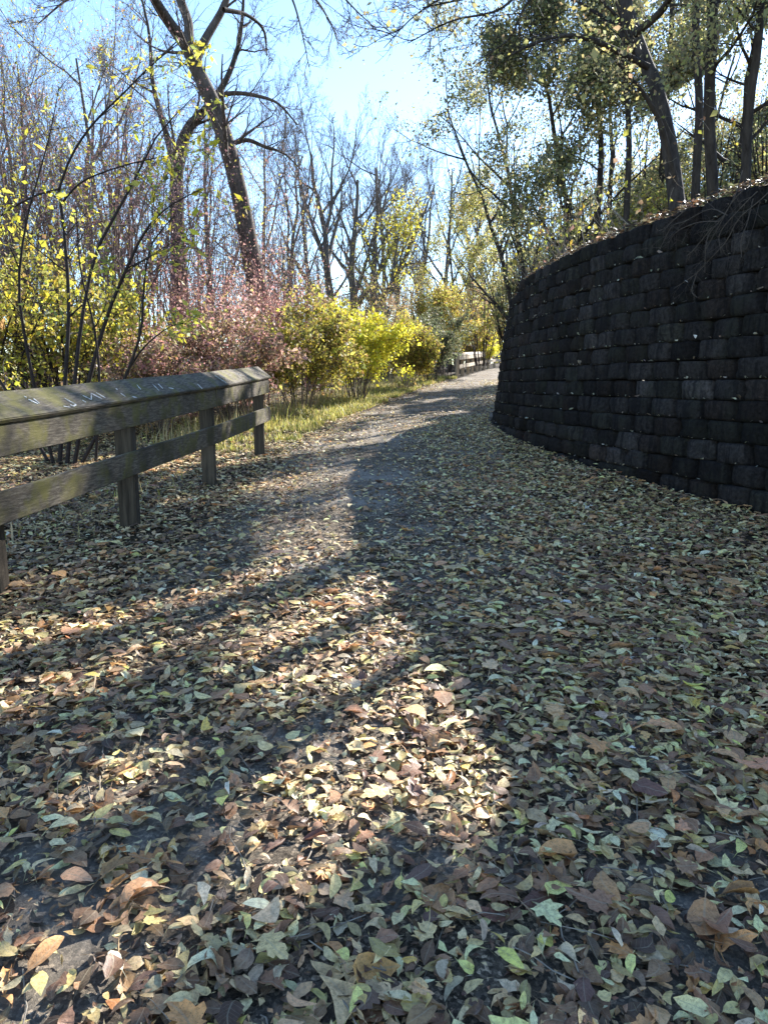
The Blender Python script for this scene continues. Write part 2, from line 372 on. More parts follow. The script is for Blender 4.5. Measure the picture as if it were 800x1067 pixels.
for c in range(NC + 1):
    s = -0.3 + (c % 2) * BW / 2 + g.uniform(-0.04, 0.04)
    while s < WL - 0.3:
        bw = BW * g.uniform(0.96, 1.04); sc = np.clip(s + bw / 2, 0.2, WL - 0.2); s += bw
        if c >= top_courses(sc): continue
        x, y, tx, ty = wall_pt(sc)
        if c < NC - 13 and WZ0 + (c + 1) * CH < gz(x, y) - 0.3: continue
        nx, ny = ty, -tx            # into the hill
        b = SETB * c + g.normal(0, 0.012); yaw = g.normal(0, 0.04); pit = g.normal(0, 0.012)
        uu = np.array([-0.5, -0.36, -0.12, 0.14, 0.37, 0.5]); vv = np.array([0, 0.16, 0.5, 0.84, 1])
        U_, V_ = np.meshgrid(uu, vv)
        edge = np.minimum(1, (0.5 - np.abs(U_)) * bw / 0.08)
        ev = np.minimum(V_, 1 - V_) * CH / 0.03; ev = np.minimum(1, ev)
        depth = 0.085 * (1 - edge) ** 1.3 + 0.014 * (1 - ev) + g.normal(0, 0.009, U_.shape) + yaw * U_ * bw + pit * (V_ - 0.5)
        lx = U_ * (bw - 0.016) ; lz = WZ0 + c * CH + V_ * (CH - 0.007) + g.normal(0, 0.004) + U_ * g.normal(0, 0.006)
        px = x + tx * lx + nx * (b + depth); pyy = y + ty * lx + ny * (b + depth)
        front = np.stack([px, pyy, lz], -1).reshape(-1, 3)
        # back ring : outline pushed 0.3 m into the hill
        ring = [(0, j) for j in range(nu)] + [(i, nu - 1) for i in range(1, nv)] + [(nv - 1, j) for j in range(nu - 2, -1, -1)] + [(i, 0) for i in range(nv - 2, 0, -1)]
        ri = [i * nu + j for i, j in ring]
        back = front[ri] + np.array([nx, ny, 0]) * 0.26
        V.append(front); V.append(back)
        fq = gridq(nu, nv) + off; rb = off + nu * nv + np.arange(len(ri)); rf = off + np.array(ri)
        sq = np.stack([rf, np.roll(rf, -1), np.roll(rb, -1), rb], -1)[:, ::-1]
        Q.append(fq); Q.append(sq)
        base = np.array([0.033, 0.029, 0.027]) * np.exp(g.normal(0, 0.35))
        if g.random() < 0.18: base = base * np.array([1.1, 0.98, 0.9])
        if g.random() < 0.12: base = base * np.array([0.97, 1.03, 0.9])
        Cc.append(np.repeat(base[None], nu * nv + len(ri), 0)); off += nu * nv + len(ri)
mesh_np('block_courses', np.concatenate(V), np.concatenate(Q), None, M['block'], np.concatenate(Cc), parent=bl, loc=(2.3, 12, 0.6))

# hillside behind the wall
def hill_z(d, s): return 3.36 + 0.0 * s + 0.17 * d + 0.25 * (vn2.fbm(s * 0.5, d * 0.5) - 0.5) * np.clip(d, 0, 1)
ss = np.linspace(0, WL, 110); dd_ = np.concatenate([[0.0, 0.12, 0.25, 0.4], np.linspace(0.6, 6, 14), np.linspace(7, 60, 18)])
Sg, Dg = np.meshgrid(ss, dd_); x, y, tx, ty = wall_pt(Sg); bb = SETB * (NC - 1)
topz = WZ0 + top_courses(Sg) * CH
Dx = Dg + bb + 0.06
# fan the far part out from one centre so the strips never cross
cx, cy = 14.0, 9.0
far = sstep(1.0, 8.0, Dg)
nxp = ty * (1 - far) + far * 0.75; nyp = -tx * (1 - far) + far * 0.12
HX = x + nxp * Dx; HY = y + nyp * Dx
HZ = topz - 0.04 + 0.10 * np.exp(-((Dg - 0.25) / 0.2) ** 2) + 0.17 * Dg * sstep(0, 1, Dg) + 0.3 * (vn2.fbm(HX * 0.6, HY * 0.6) - 0.5) * np.clip(Dg, 0, 1)
tag(mesh_np('hillside', np.stack([HX, HY, HZ], -1).reshape(-1, 3), gridq(len(ss), len(dd_)), None, M['soil'], smooth=True), kind='structure')
HP = np.stack([HX, HY, HZ], -1).reshape(-1, 3)
def hz(x, y):
    k = np.argmin((HP[:, 0] - x) ** 2 + (HP[:, 1] - y) ** 2); return float(HP[k, 2])

# ------------------------------------------------------------------ fences
def board(name, A, B, wdir, wid, thk, m, parent, loc, bev=0.006, sag=0.0, seed=0):
    """Plank from A to B; wid along wdir, thk across it."""
    A, B, wd = Vector(A), Vector(B), Vector(wdir).normalized(); t = (B - A).normalized()
    wd = (wd - t * wd.dot(t)).normalized(); nrm_ = t.cross(wd)
    bm = bmesh.new(); gg = random.Random(seed)
    K = max(2, int((B - A).length / 0.3)); rows = []
    for i in range(K + 1):
        c = A.lerp(B, i / K) + Vector((0, 0, gg.uniform(-1, 1) * 0.003))
        rows.append([bm.verts.new(c + wd * (a * wid / 2) + nrm_ * (b * thk / 2)) for a, b in ((-1, -1), (1, -1), (1, 1), (-1, 1))])
    for i in range(K):
        for j in range(4): bm.faces.new((rows[i][j], rows[i][(j + 1) % 4], rows[i + 1][(j + 1) % 4], rows[i + 1][j]))
    bm.faces.new(rows[0][::-1]); bm.faces.new(rows[-1])
    bmesh.ops.recalc_face_normals(bm, faces=bm.faces[:])
    ed = [e for e in bm.edges if len(e.link_faces) == 2 and e.calc_face_angle(0) > 0.9]
    bmesh.ops.bevel(bm, geom=ed, offset=bev, segments=2, affect='EDGES')
    bmesh.ops.translate(bm, verts=bm.verts[:], vec=-Vector(loc))
    me = bpy.data.meshes.new(name); bm.to_mesh(me); bm.free(); me.materials.append(m)
    o = bpy.data.objects.new(name, me); COL.objects.link(o); o.parent = parent; return o
FP = [(-2.40, 4.22), (-2.13, 5.86), (-1.915, 7.75), (-1.75, 10.0)]
floc = (-2.1, 7, float(gz(-2.1, 7)))
fence = empty('wooden_fence', floc, 'weathered mossy wooden rail fence with slanted cap beside the path, scratched with pale graffiti', 'fence')
fdir = Vector((FP[3][0] - FP[0][0], FP[3][1] - FP[0][1], 0.05 * (FP[3][1] - FP[0][1]))).normalized()
fout = Vector((fdir.y, -fdir.x, 0)).normalized()
for i, (x, y) in enumerate(FP):
    z = float(gz(x, y))
    board('post', (x, y, z - 0.3), (x + 0.004 * (i % 2), y, z + 1.09), (1, 0.1, 0), 0.14, 0.14, M['post'], fence, floc, 0.008, seed=i)
def fpt(x, y, h, o=0.0): return (x + fout.x * o, y + fout.y * o, 0.05 * y + h)
P0 = (-2.47 - 0.335, 0.9); ends = [P0, (FP[1][0], FP[1][1]), FP[2], (FP[3][0] + 0.035, FP[3][1] + 0.30)]
ends = [(-2.72, 0.9), FP[2], (FP[3][0] + 0.015, FP[3][1] + 0.22)]
for i in range(2):
    a, b = ends[i], ends[i + 1]; gap = 0.004 if i else 0
    a = (a[0], a[1] + gap)
    board('upper_rail', fpt(*a, 0.965, 0.092), fpt(*b, 0.965, 0.092), (0, 0, 1), 0.19, 0.042, M['wood'], fence, floc, seed=10 + i)
    board('lower_rail', fpt(*a, 0.575, 0.094), fpt(b[0], b[1] + (0.06 if i else 0), 0.575, 0.094), (0, 0, 1), 0.19, 0.042, M['wood'], fence, floc, seed=20 + i)
CT = R(38); capw = 0.245
cdir = Vector((-fout.x * math.cos(CT), -fout.y * math.cos(CT), math.sin(CT)))
capo = []
for i in range(2):
    a, b = ends[i], ends[i + 1]; a = (a[0], a[1] + (0.004 if i else 0))
    A = Vector(fpt(*a, 1.075, 0.135)) + cdir * capw / 2; B = Vector(fpt(b[0], b[1] + (0.02 if i else 0), 1.075, 0.135)) + cdir * capw / 2
    capo.append((A, B)); board('cap_board', A, B, cdir, capw, 0.038, M['wood'], fence, floc, seed=30 + i)
# pale scratched letters on the cap
ctan = (capo[0][1] - capo[0][0]).normalized(); cn = cdir.cross(ctan); cn = cn if cn.z > 0 else -cn
def cap_xy(px, py):
    d = Vector(ray(px, py)); o = Vector((0, 0, EYE)); p0 = capo[0][0] + cn * 0.0205
    t = (p0 - o).dot(cn) / d.dot(cn); return o + d * t
def sc_px(cx, cy): return (cx * 0.1875, 370 + cy * 0.1875)
strokes = [[(160, 245), (215, 272)], [(188, 242), (222, 268)], [(135, 228), (150, 236)],
           [(360, 240), (425, 275)], [(425, 275), (410, 284), (392, 276)], [(355, 284), (392, 290)],
           [(460, 250), (480, 262)], [(462, 224), (510, 248)], [(510, 248), (508, 212)], [(508, 212), (570, 244)], [(535, 208), (588, 238)],
           [(645, 186), (655, 192)], [(672, 212), (698, 230)], [(735, 230), (760, 236)], [(770, 180), (785, 188)]]
strokes += [[(750 + a, 130 + b), (750 + a + 26, 130 + b + 18)] for a, b in ()]
pm = []
for stv in strokes: pm.append([cap_xy(*sc_px(*q)) for q in stv])
for a, b in (((143, 401), (147, 406)), ((159, 400), (166, 407)), ((165, 400), (170, 405)), ((176, 404), (181, 405)), ((206, 400), (211, 405)), ((224, 391), (236, 399)), ((229, 391), (235, 394)), ((245, 388), (252, 392))):
    pm.append([cap_xy(*a), cap_xy(*b)])
bm = bmesh.new()
for k, line in enumerate(pm):
    wv = 0.0045 + 0.0025 * random.random()
    for a, b in zip(line[:-1], line[1:]):
        d = (b - a).normalized(); sd = cn.cross(d) * wv; n = 5; prev = None
        for i in range(n + 1):
            c = a.lerp(b, i / n); w_ = random.uniform(0.55, 1.15) * (0.5 if i in (0, n) else 1)
            cur = [bm.verts.new(c + sd * w_ - cn * 0.003), bm.verts.new(c + sd * w_ + cn * 0.0015), bm.verts.new(c - sd * w_ + cn * 0.0015), bm.verts.new(c - sd * w_ - cn * 0.003)]
            if prev:
                for j in range(4): bm.faces.new((prev[j], prev[(j + 1) % 4], cur[(j + 1) % 4], cur[j]))
            else: bm.faces.new(cur)
            prev = cur
        bm.faces.new(prev[::-1])
bmesh.ops.recalc_face_normals(bm, faces=bm.faces[:]); bmesh.ops.translate(bm, verts=bm.verts[:], vec=-Vector(floc))
me = bpy.data.meshes.new('scratched_letters'); bm.to_mesh(me); bm.free(); me.materials.append(M['paint'])
o = bpy.data.objects.new('scratched_letters', me); COL.objects.link(o); o.parent = fence

FF = [(3.65, 36.2), (4.15, 38.4), (4.7, 40.6), (5.2, 42.8), (5.75, 45), (6.25, 47.2), (6.8, 49.4), (7.4, 51.6), (8.15, 53.7), (9.2, 55.6), (10.7, 57.2), (12.6, 58.4)]
ffl = (6, 46, float(gz(6, 46)))
ff = empty('wooden_fence', ffl, 'distant pale wooden post and rail fence where the path bends behind the wall', 'fence')
for i, (x, y) in enumerate(FF):
    z = float(gz(x, y)); board('post', (x, y, z - 0.3), (x, y, z + 1.12), (1, 0.4, 0), 0.15, 0.15, M['palew'], ff, ffl, 0.01, seed=50 + i)
for i in range(len(FF) - 1):
    (x0, y0), (x1, y1) = FF[i], FF[i + 1]; l = math.hypot(x1 - x0, y1 - y0); ox, oy = (y1 - y0) / l * 0.1, -(x1 - x0) / l * 0.1
    for h in (0.98, 0.55):
        board('rail', (x0 + ox, y0 + oy, float(gz(x0, y0)) + h), (x1 + ox, y1 + oy, float(gz(x1, y1)) + h), (0, 0, 1), 0.19, 0.045, M['palew'], ff, ffl, seed=70 + i)
    cdv = (-ox, -oy, 0.06)
    board('cap_board', (x0 + ox * 0.3, y0 + oy * 0.3, float(gz(x0, y0)) + 1.15), (x1 + ox * 0.3, y1 + oy * 0.3, float(gz(x1, y1)) + 1.15), cdv, 0.24, 0.04, M['palew'], ff, ffl, seed=90 + i)

# ------------------------------------------------------------------ fallen leaves
def leaf_template(kind):
    """Local x along the leaf, y across; returns verts (u, v), quads, tris."""
    if kind in ('fine', 'mid'):
        st = np.array([0, 0.12, 0.3, 0.5, 0.7, 0.88, 1.0]) if kind == 'fine' else np.array([0, 0.28, 0.65, 1.0])
        wd = np.sin(np.pi * st ** 0.85) ** 0.9 if kind == 'fine' else np.array([0, 0.86, 0.8, 0])
        u, v, q, t = [], [], [], []; idx = []
        for a, b in zip(st, wd):
            if b < 1e-3: idx.append([len(u)]); u.append(a); v.append(0)
            else:
                idx.append([len(u), len(u) + 1, len(u) + 2]); u += [a, a, a]; v += [-b, 0, b]
        for A, B in zip(idx[:-1], idx[1:]):
            if len(A) == 1: t += [(A[0], B[1], B[0]), (A[0], B[2], B[1])]
            elif len(B) == 1: t += [(A[0], A[1], B[0]), (A[1], A[2], B[0])]
            else: q += [(A[0], A[1], B[1], B[0]), (A[1], A[2], B[2], B[1])]
        if kind == 'fine':      # stalk
            n0 = len(u); u += [0.02, -0.14, -0.22, 0.02]; v += [-0.035, -0.03, 0.03, 0.035]; q.append((n0, n0 + 1, n0 + 2, n0 + 3))
        return np.array(u), np.array(v), np.array(q, int).reshape(-1, 4), np.array(t, int).reshape(-1, 3)
    if kind == 'lobed':
        prof = [(0.0, 0.10), (0.08, 0.5), (0.02, 0.95), (0.2, 0.72), (0.30, 1.0), (0.44, 1.15), (0.47, 0.5), (0.62, 0.66), (0.78, 0.62), (0.76, 0.3), (0.88, 0.26), (1.0, 0.0)]
        u = [0.05, 0.25, 0.45, 0.65, 0.82, 1.0]; v = [0.0] * 6; mi = [0, 1, 1, 1, 2, 2, 2, 3, 3, 4, 4, 5]; t = []
        for sgn in (-1, 1):
            b = len(u); u += [p[0] for p in prof[:-1]]; v += [sgn * p[1] for p in prof[:-1]]; ids = [b + i for i in range(len(prof) - 1)] + [5]
            for i in range(len(ids) - 1):
                t.append((ids[i], ids[i + 1], mi[i]) if sgn > 0 else (ids[i + 1], ids[i], mi[i]))
                if mi[i + 1] != mi[i] and ids[i + 1] != 5: t.append((mi[i], ids[i + 1], mi[i + 1]) if sgn > 0 else (mi[i + 1], ids[i + 1], mi[i]))
        n0 = len(u); u += [0.06, -0.3, -0.42, 0.06]; v += [-0.03, -0.05, 0.03, 0.03]
        return np.array(u), np.array(v), np.array([(n0, n0 + 1, n0 + 2, n0 + 3)]), np.array(t)
    u = np.array([0, 0.42, 1, 0.42, 0.5]); v = np.array([0, -1.0, 0, 1.0, 0])
    return u, v, np.zeros((0, 4), int), np.array([(0, 4, 1), (1, 4, 2), (0, 3, 4), (4, 3, 2)])
def scatter_leaves(kind, xy, z0, L, wr, cols, tilt, curl, g, crumple=0.03, stack=0.02):
    u, v, q, t = leaf_template(kind); n = len(xy); nv_ = len(u)
    L = L[:, None]; W = L * wr[:, None] * 0.5
    lx = (u[None] - 0.5 + g.normal(0, 0.018, (n, nv_))) * L; bend = g.normal(0, 0.16, (n, 1)) * L; ly = v[None] * W * np.exp(g.normal(0, 0.13, (n, nv_)))
    c1 = g.normal(0, 1, (n, 1)) * curl; c2 = (np.abs(g.normal(0, 1, (n, 1))) * 0.9 - 0.25) * curl; c3 = g.normal(0, 1, (n, 1)) * curl * 0.6
    uu = (u[None] - 0.5) * 2
    lz = L * (c1 * 0.22 * uu ** 2 + c3 * 0.12 * uu * v[None]) + W * c2 * 0.75 * np.abs(v[None]) ** 1.2 + g.normal(0, crumple, (n, nv_)) * L
    ly = ly + bend * (uu ** 2 - 0.4); ly = ly * (1 - 0.25 * np.clip(np.abs(c2), 0, 2) * np.abs(v[None]))
    rx = g.normal(0, tilt, (n, 1)); ry = g.normal(0, tilt, (n, 1)); rz = g.uniform(0, 2 * np.pi, (n, 1))
    y1 = ly * np.cos(rx) - lz * np.sin(rx); z1 = ly * np.sin(rx) + lz * np.cos(rx)
    x2 = lx * np.cos(ry) + z1 * np.sin(ry); z2 = -lx * np.sin(ry) + z1 * np.cos(ry)
    x3 = x2 * np.cos(rz) - y1 * np.sin(rz); y3 = x2 * np.sin(rz) + y1 * np.cos(rz)
    z2 = z2 - z2.min(1, keepdims=True)
    zm = L * 0.34 + 0.012; z2 = zm * np.tanh(z2 / zm)
    PX = xy[:, :1] + x3; PY = xy[:, 1:] + y3
    PZ = z0[:, None] + z2 * 0.9 + g.exponential(stack, (n, 1)) * 0.6 + 0.004 + 0.05 * y3
    Vv = np.stack([PX, PY, PZ], -1).reshape(-1, 3)
    base = (np.arange(n) * nv_)[:, None, None]
    Qq = (base + q[None]).reshape(-1, 4) if len(q) else np.zeros((0, 4), int); Tt = (base + t[None]).reshape(-1, 3)
    uvv = np.tile(np.stack([u, v], -1), (n, 1)); Cv = np.repeat(cols, nv_, 0)
    return Vv, Qq, Tt, Cv, uvv
def merge(parts):
    V, Q, T, C, U, off = [], [], [], [], [], 0
    for v, q, t, c, u in parts:
        V.append(v); Q.append(q + off); T.append(t + off); C.append(c); U.append(u); off += len(v)
    return np.concatenate(V), np.concatenate(Q), np.concatenate(T), np.concatenate(C), np.concatenate(U)

PAL_L = [((0.10, 0.068, 0.05), 2.6), ((0.20, 0.145, 0.10), 2.8), ((0.055, 0.038, 0.034), 1.8), ((0.36, 0.31, 0.22), 4.0), ((0.30, 0.29, 0.15), 2.6), ((0.40, 0.39, 0.14), 0.7), ((0.36, 0.17, 0.06), 0.6), ((0.26, 0.26, 0.22), 1.6), ((0.45, 0.42, 0.30), 0.9)]
PAL_R = [((0.30, 0.31, 0.17), 3.0), ((0.20, 0.21, 0.10), 2.4), ((0.40, 0.40, 0.27), 3.6), ((0.12, 0.09, 0.065), 2.2), ((0.06, 0.045, 0.04), 1.6), ((0.34, 0.29, 0.19), 1.6), ((0.40, 0.42, 0.14), 0.5), ((0.30, 0.31, 0.28), 1.6), ((0.38, 0.19, 0.06), 0.3)]
PAL_BIG = [((0.15, 0.095, 0.065), 3), ((0.26, 0.165, 0.095), 2), ((0.36, 0.2, 0.08), 1.2), ((0.38, 0.31, 0.2), 1.5), ((0.075, 0.045, 0.045), 1.2)]
PAL_YEL = [((0.52, 0.47, 0.10), 2), ((0.46, 0.45, 0.16), 2), ((0.52, 0.33, 0.06), 1)]
def coverage(x, y):
    """How thickly leaves lie, 0..1.3."""
    d = path_left(y); u = (x - d) / PW
    c = 0.80 + 0.45 * sstep(0.55, 0.95, u) + 0.35 * sstep(0.15, -0.1, u)
    c = c * (0.45 + 1.1 * vn3.fbm(x * 1.1, y * 1.1))
    # walked line down the middle
    c = c * (1 - 0.84 * np.exp(-((u - 0.38) / 0.30) ** 2) * sstep(3.8, 6.5, y))
    for bx, by, br, k in ((-0.34, 1.95, 0.27, 0.62), (-0.80, 1.52, 0.22, 0.7), (-0.25, 2.5, 0.28, 0.5), (0.1, 2.0, 0.2, 0.4), (-0.9, 2.5, 0.25, 0.4), (0.25, 1.45, 0.18, 0.5)):
        c = c * (1 - k * np.exp(-((x - bx) ** 2 + (y - by) ** 2) / br ** 2))
    return c
wall_x_at = lambda y: np.interp(y, wby, wbx)
def sample(n, y0, y1, g, xl=None, power=1.0):
    y = y0 + (y1 - y0) * g.random(n) ** power
    half = 0.62 * y + 0.6
    x = g.uniform(-1, 1, n) * half
    keep = x < wall_x_at(y) - 0.02
    return x[keep], y[keep], n / 1.0
parts = []
g = np.random.default_rng(21)
def zone(y0, y1, per_m2, kind, Lm, wr, tilt, curl, pals, crumple=0.03, stack=0.02, sel=None, xmin=-1e9):
    step = 0.5 if y1 < 12 else 2.0
    ys = np.arange(y0, y1, step)
    for a in ys:
        b = min(a + step, y1); hw = 0.60 * b + 1.0
        n = int(per_m2 * (b - a) * 2 * hw); x = g.uniform(-hw, hw, n); y = g.uniform(a, b, n)
        k = (x < wall_x_at(y) - 0.01) & (x > xmin)
        k &= g.random(n) < np.clip(coverage(x, y) / 1.3, 0, 1)
        d = path_left(y) - x
        k &= ~((y > 10.8) & (d > 0.05) & (g.random(n) > 0.7))          # little litter on the grass verge
        x, y = x[k], y[k]; n = len(x)
        if not n: continue
        u = (x - path_left(y)) / PW + 0.55 * (vn1.fbm(x * 0.9 + 5, y * 0.9) - 0.5)
        GN = np.array([2.08, 1.68, 1.16]); cl = pick(pals[0], n, g, 0.3, GN); cr = pick(pals[1], n, g, 0.3, GN * np.array([1.16, 1.03, 1.0])); f = (g.random(n) < sstep(0.15, 0.75, u))[:, None]
        cols = np.where(f, cr, cl); lum = cols.mean(1, keepdims=True); cols = cols * 0.78 + lum * np.array([1.24, 1.02, 0.62]) * 0.30
        L = Lm * np.exp(np.clip(g.normal(0, 0.3 if kind != 'lobed' else 0.14, n), -0.8, 0.5)); W = wr * np.exp(g.normal(0, 0.18, n))
        parts.append(scatter_leaves(kind, np.stack([x, y], -1), gz(x, y) + 0.008 + (0.025 * np.exp(-np.maximum(wall_x_at(y) - x, 0) / 0.16) * (0.4 + vn2(y * 2, x * 2)) if y.max() < 20 else 0.0), L, W, cols, tilt, curl, g, crumple, stack))
DK = [((0.05, 0.034, 0.028), 3), ((0.09, 0.06, 0.045), 3), ((0.15, 0.10, 0.07), 2)]
FRAG = PAL_BIG + [((0.4, 0.36, 0.26), 3), ((0.06, 0.04, 0.035), 3)]
zone(0.2, 4.0, 300, 'fine', 0.055, 0.55, 0.25, 1.2, (DK, DK), 0.03, 0.004)
zone(0.2, 4.0, 850, 'fine', 0.054, 0.47, 0.26, 0.9, (PAL_L, PAL_R), 0.02, 0.015)
zone(0.2, 4.0, 280, 'fine', 0.050, 0.32, 0.28, 1.0, (PAL_L, PAL_R), 0.02, 0.016)
zone(0.2, 4.0, 200, 'fine', 0.046, 0.72, 0.25, 0.9, (PAL_L, PAL_R), 0.025, 0.015)
zone(0.2, 4.0, 45, 'fine', 0.056, 0.5, 0.25, 0.7, (PAL_YEL, PAL_YEL), 0.015, 0.025)
zone(0.2, 5.0, 45, 'lobed', 0.075, 0.66, 0.2, 1.1, (PAL_BIG, PAL_BIG), 0.05, 0.012)
zone(0.2, 5.0, 18, 'lobed', 0.115, 0.64, 0.2, 1.2, (PAL_BIG, PAL_BIG), 0.05, 0.012)
zone(0.2, 5.0, 90, 'fine', 0.08, 0.55, 0.2, 1.3, (PAL_BIG, PAL_BIG), 0.045, 0.01)
zone(0.2, 4.5, 1300, 'far', 0.024, 0.6, 0.4, 1.0, (FRAG, FRAG), 0.03, 0.010)
zone(4.5, 9.0, 450, 'far', 0.032, 0.6, 0.4, 1.0, (FRAG, FRAG), 0.03, 0.012)
zone(4.0, 8.0, 950, 'mid', 0.056, 0.5, 0.26, 0.95, (PAL_L, PAL_R), 0.022, 0.016)
zone(4.0, 8.0, 220, 'mid', 0.055, 0.55, 0.26, 1.0, (DK, DK), 0.022, 0.006)
zone(5.0, 10.0, 40, 'lobed', 0.10, 0.62, 0.22, 1.2, (PAL_BIG, PAL_BIG), 0.045, 0.02)
zone(8.0, 16.0, 700, 'far', 0.062, 0.5, 0.28, 1.0, (PAL_L, PAL_R), 0.02, 0.018)
zone(16.0, 34.0, 130, 'far', 0.08, 0.5, 0.26, 0.9, (PAL_L, PAL_R), 0.02, 0.02, xmin=-6)
v, q, t, c, u = merge(parts)
tag(mesh_np('fallen_leaves', v, q, t, M['litter'], c, u), 'thick scatter of brown, tan and olive autumn leaves covering the path', 'leaves', kind='stuff')
# leaves caught on the ledges of the wall and along its top
g = np.random.default_rng(8); n = 1300
s_ = g.uniform(0, 17, n); cc_ = g.integers(0, 17, n); p = wall_surf(s_, WZ0 + cc_ * CH + 0.001, 0.0)
k = p[:, 2] > gz(p[:, 0], p[:, 1]) + 0.03; p = p[k]; n = len(p)
lw = scatter_leaves('mid', p[:, :2], p[:, 2] - 0.05 * 0, 0.036 * np.exp(g.normal(0, 0.45, n)), np.full(n, 0.45), pick([((0.42, 0.38, 0.27), 3), ((0.3, 0.3, 0.2), 2), ((0.14, 0.1, 0.07), 2), ((0.5, 0.5, 0.45), 1)], n, g), 0.9, 0.9, g, 0.02, 0.004)
n = 5200; s_ = g.uniform(0, 19, n); dq = 0.40 + np.abs(g.normal(0, 0.5, n)); x, y, tx, ty = wall_pt(s_)
px, pyy = x + ty * (dq + 0.03), y - tx * (dq + 0.03)
pz = WZ0 + top_courses(s_) * CH - 0.03 + 0.10 * np.exp(-((dq - 0.66) / 0.2) ** 2) + 0.17 * np.maximum(dq - 0.44, 0)
lt = scatter_leaves('mid', np.stack([px, pyy], -1), pz, 0.075 * np.exp(g.normal(0, 0.25, n)), np.full(n, 0.5), pick(PAL_BIG + [((0.36, 0.33, 0.18), 2)], n, g), 0.35, 0.9, g, 0.02, 0.03)
v, q, t, c, u = merge([lw, lt])
tag(mesh_np('fallen_leaves', v, q, t, M['litter'], c, u), 'dry leaves caught on the ledges and along the top of the dark block wall', 'leaves', kind='stuff')
# fine twigs among the leaves
g = np.random.default_rng(31); tb = Tubes(); n = 420; y = 0.9 + 8 * g.random(n) ** 1.5; x = g.uniform(-1, 1, n) * (0.6 * y + 0.3); k = x < wall_x_at(y) - 0.15; x, y = x[k], y[k]; n = len(x)
a = g.uniform(0, np.pi * 2, n); L = g.uniform(0.06, 0.28, n); P = np.zeros((n, 4, 3)); P[:, 0] = np.stack([x, y, gz(x, y) + 0.03], -1)
for j in range(1, 4):
    a = a + g.normal(0, 0.25, n); P[:, j, 0] = P[:, j - 1, 0] + np.cos(a) * L / 3; P[:, j, 1] = P[:, j - 1, 1] + np.sin(a) * L / 3; P[:, j, 2] = gz(P[:, j, 0], P[:, j, 1]) + 0.03 + g.normal(0, 0.008, n)
tb.add(P, np.repeat(g.uniform(0.001, 0.0028, n)[:, None], 4, 1), 4)
tag(tb.obj('fallen_twigs', M['dry'], None), 'thin dry twigs and leaf stalks lying among the fallen leaves', 'twigs', kind='stuff')

# ------------------------------------------------------------------ grass verge
g = np.random.default_rng(41)
def blades(x, y, h, cols, lean=0.5, w0=0.006):
    n = len(x); a = g.uniform(0, 2 * np.pi, n); d = np.stack([np.cos(a), np.sin(a)], -1); le = h * np.abs(g.normal(0, lean, n)); z = gz(x, y)
    s = np.stack([-d[:, 1], d[:, 0]], -1) * (w0 * g.uniform(0.7, 1.5, n))[:, None]
    def pt(f, up, sg):
        return np.stack([x + d[:, 0] * le * f + s[:, 0] * sg, y + d[:, 1] * le * f + s[:, 1] * sg, z + h * up], -1)
    V = np.stack([pt(0, -0.05, 1), pt(0, -0.05, -1), pt(0.3, 0.55, 0.8), pt(0.3, 0.55, -0.8), pt(1, 0.95, 0.0)], 1).reshape(-1, 3)
    b = (np.arange(n) * 5)[:, None]
    return V, b + np.array([[0, 1, 3, 2]]), b + np.array([[2, 3, 4]]), np.repeat(cols, 5, 0), np.zeros((n * 5, 2))
PAL_G = [((0.36, 0.35, 0.08), 2.5), ((0.50, 0.45, 0.12), 3), ((0.5, 0.42, 0.19), 2.5), ((0.09, 0.12, 0.03), 1.5)]
n = 60000; y = g.uniform(10.3, 36, n); d = np.abs(g.normal(0, 0.8, n)) ; x = path_left(y) - 0.12 - d
k = (vn1.fbm(x * 1.3, y * 1.3) > 0.45) & ~((y < 11.5) & (d < 0.5)); x, y = x[k], y[k]
gp = [blades(x, y, 0.075 * np.exp(g.normal(0, 0.45, len(x))) * (1 + 0.6 * (path_left(y) - x > 1.0)), pick(PAL_G, len(x), g), 0.5, 0.007)]
n = 9000; y = g.uniform(11, 34, n); x = path_left(y) - 1.3 - np.abs(g.normal(0, 0.6, n))
gp.append(blades(x, y, 0.19 * np.exp(g.normal(0, 0.4, n)), pick([((0.46, 0.38, 0.2), 3), ((0.3, 0.28, 0.09), 1.5)], n, g), 0.35, 0.006))
n = 900; y = g.uniform(3, 12, n); x = np.interp(y, [f[1] for f in FP], [f[0] for f in FP]) - 0.1 - np.abs(g.normal(0, 0.9, n)); k = vn2.fbm(x * 1.2, y * 1.2) > 0.55; x, y = x[k], y[k]
gp.append(blades(x, y, 0.10 * np.exp(g.normal(0, 0.4, len(x))), pick(PAL_G[:1] + [((0.4, 0.33, 0.17), 8)], len(x), g), 0.7, 0.006))
v, q, t, c, u = merge(gp)
tag(mesh_np('grass', v, q, t, M['grass'], c), 'sunlit yellow green grass verge along the left edge of the path', 'grass', kind='stuff')

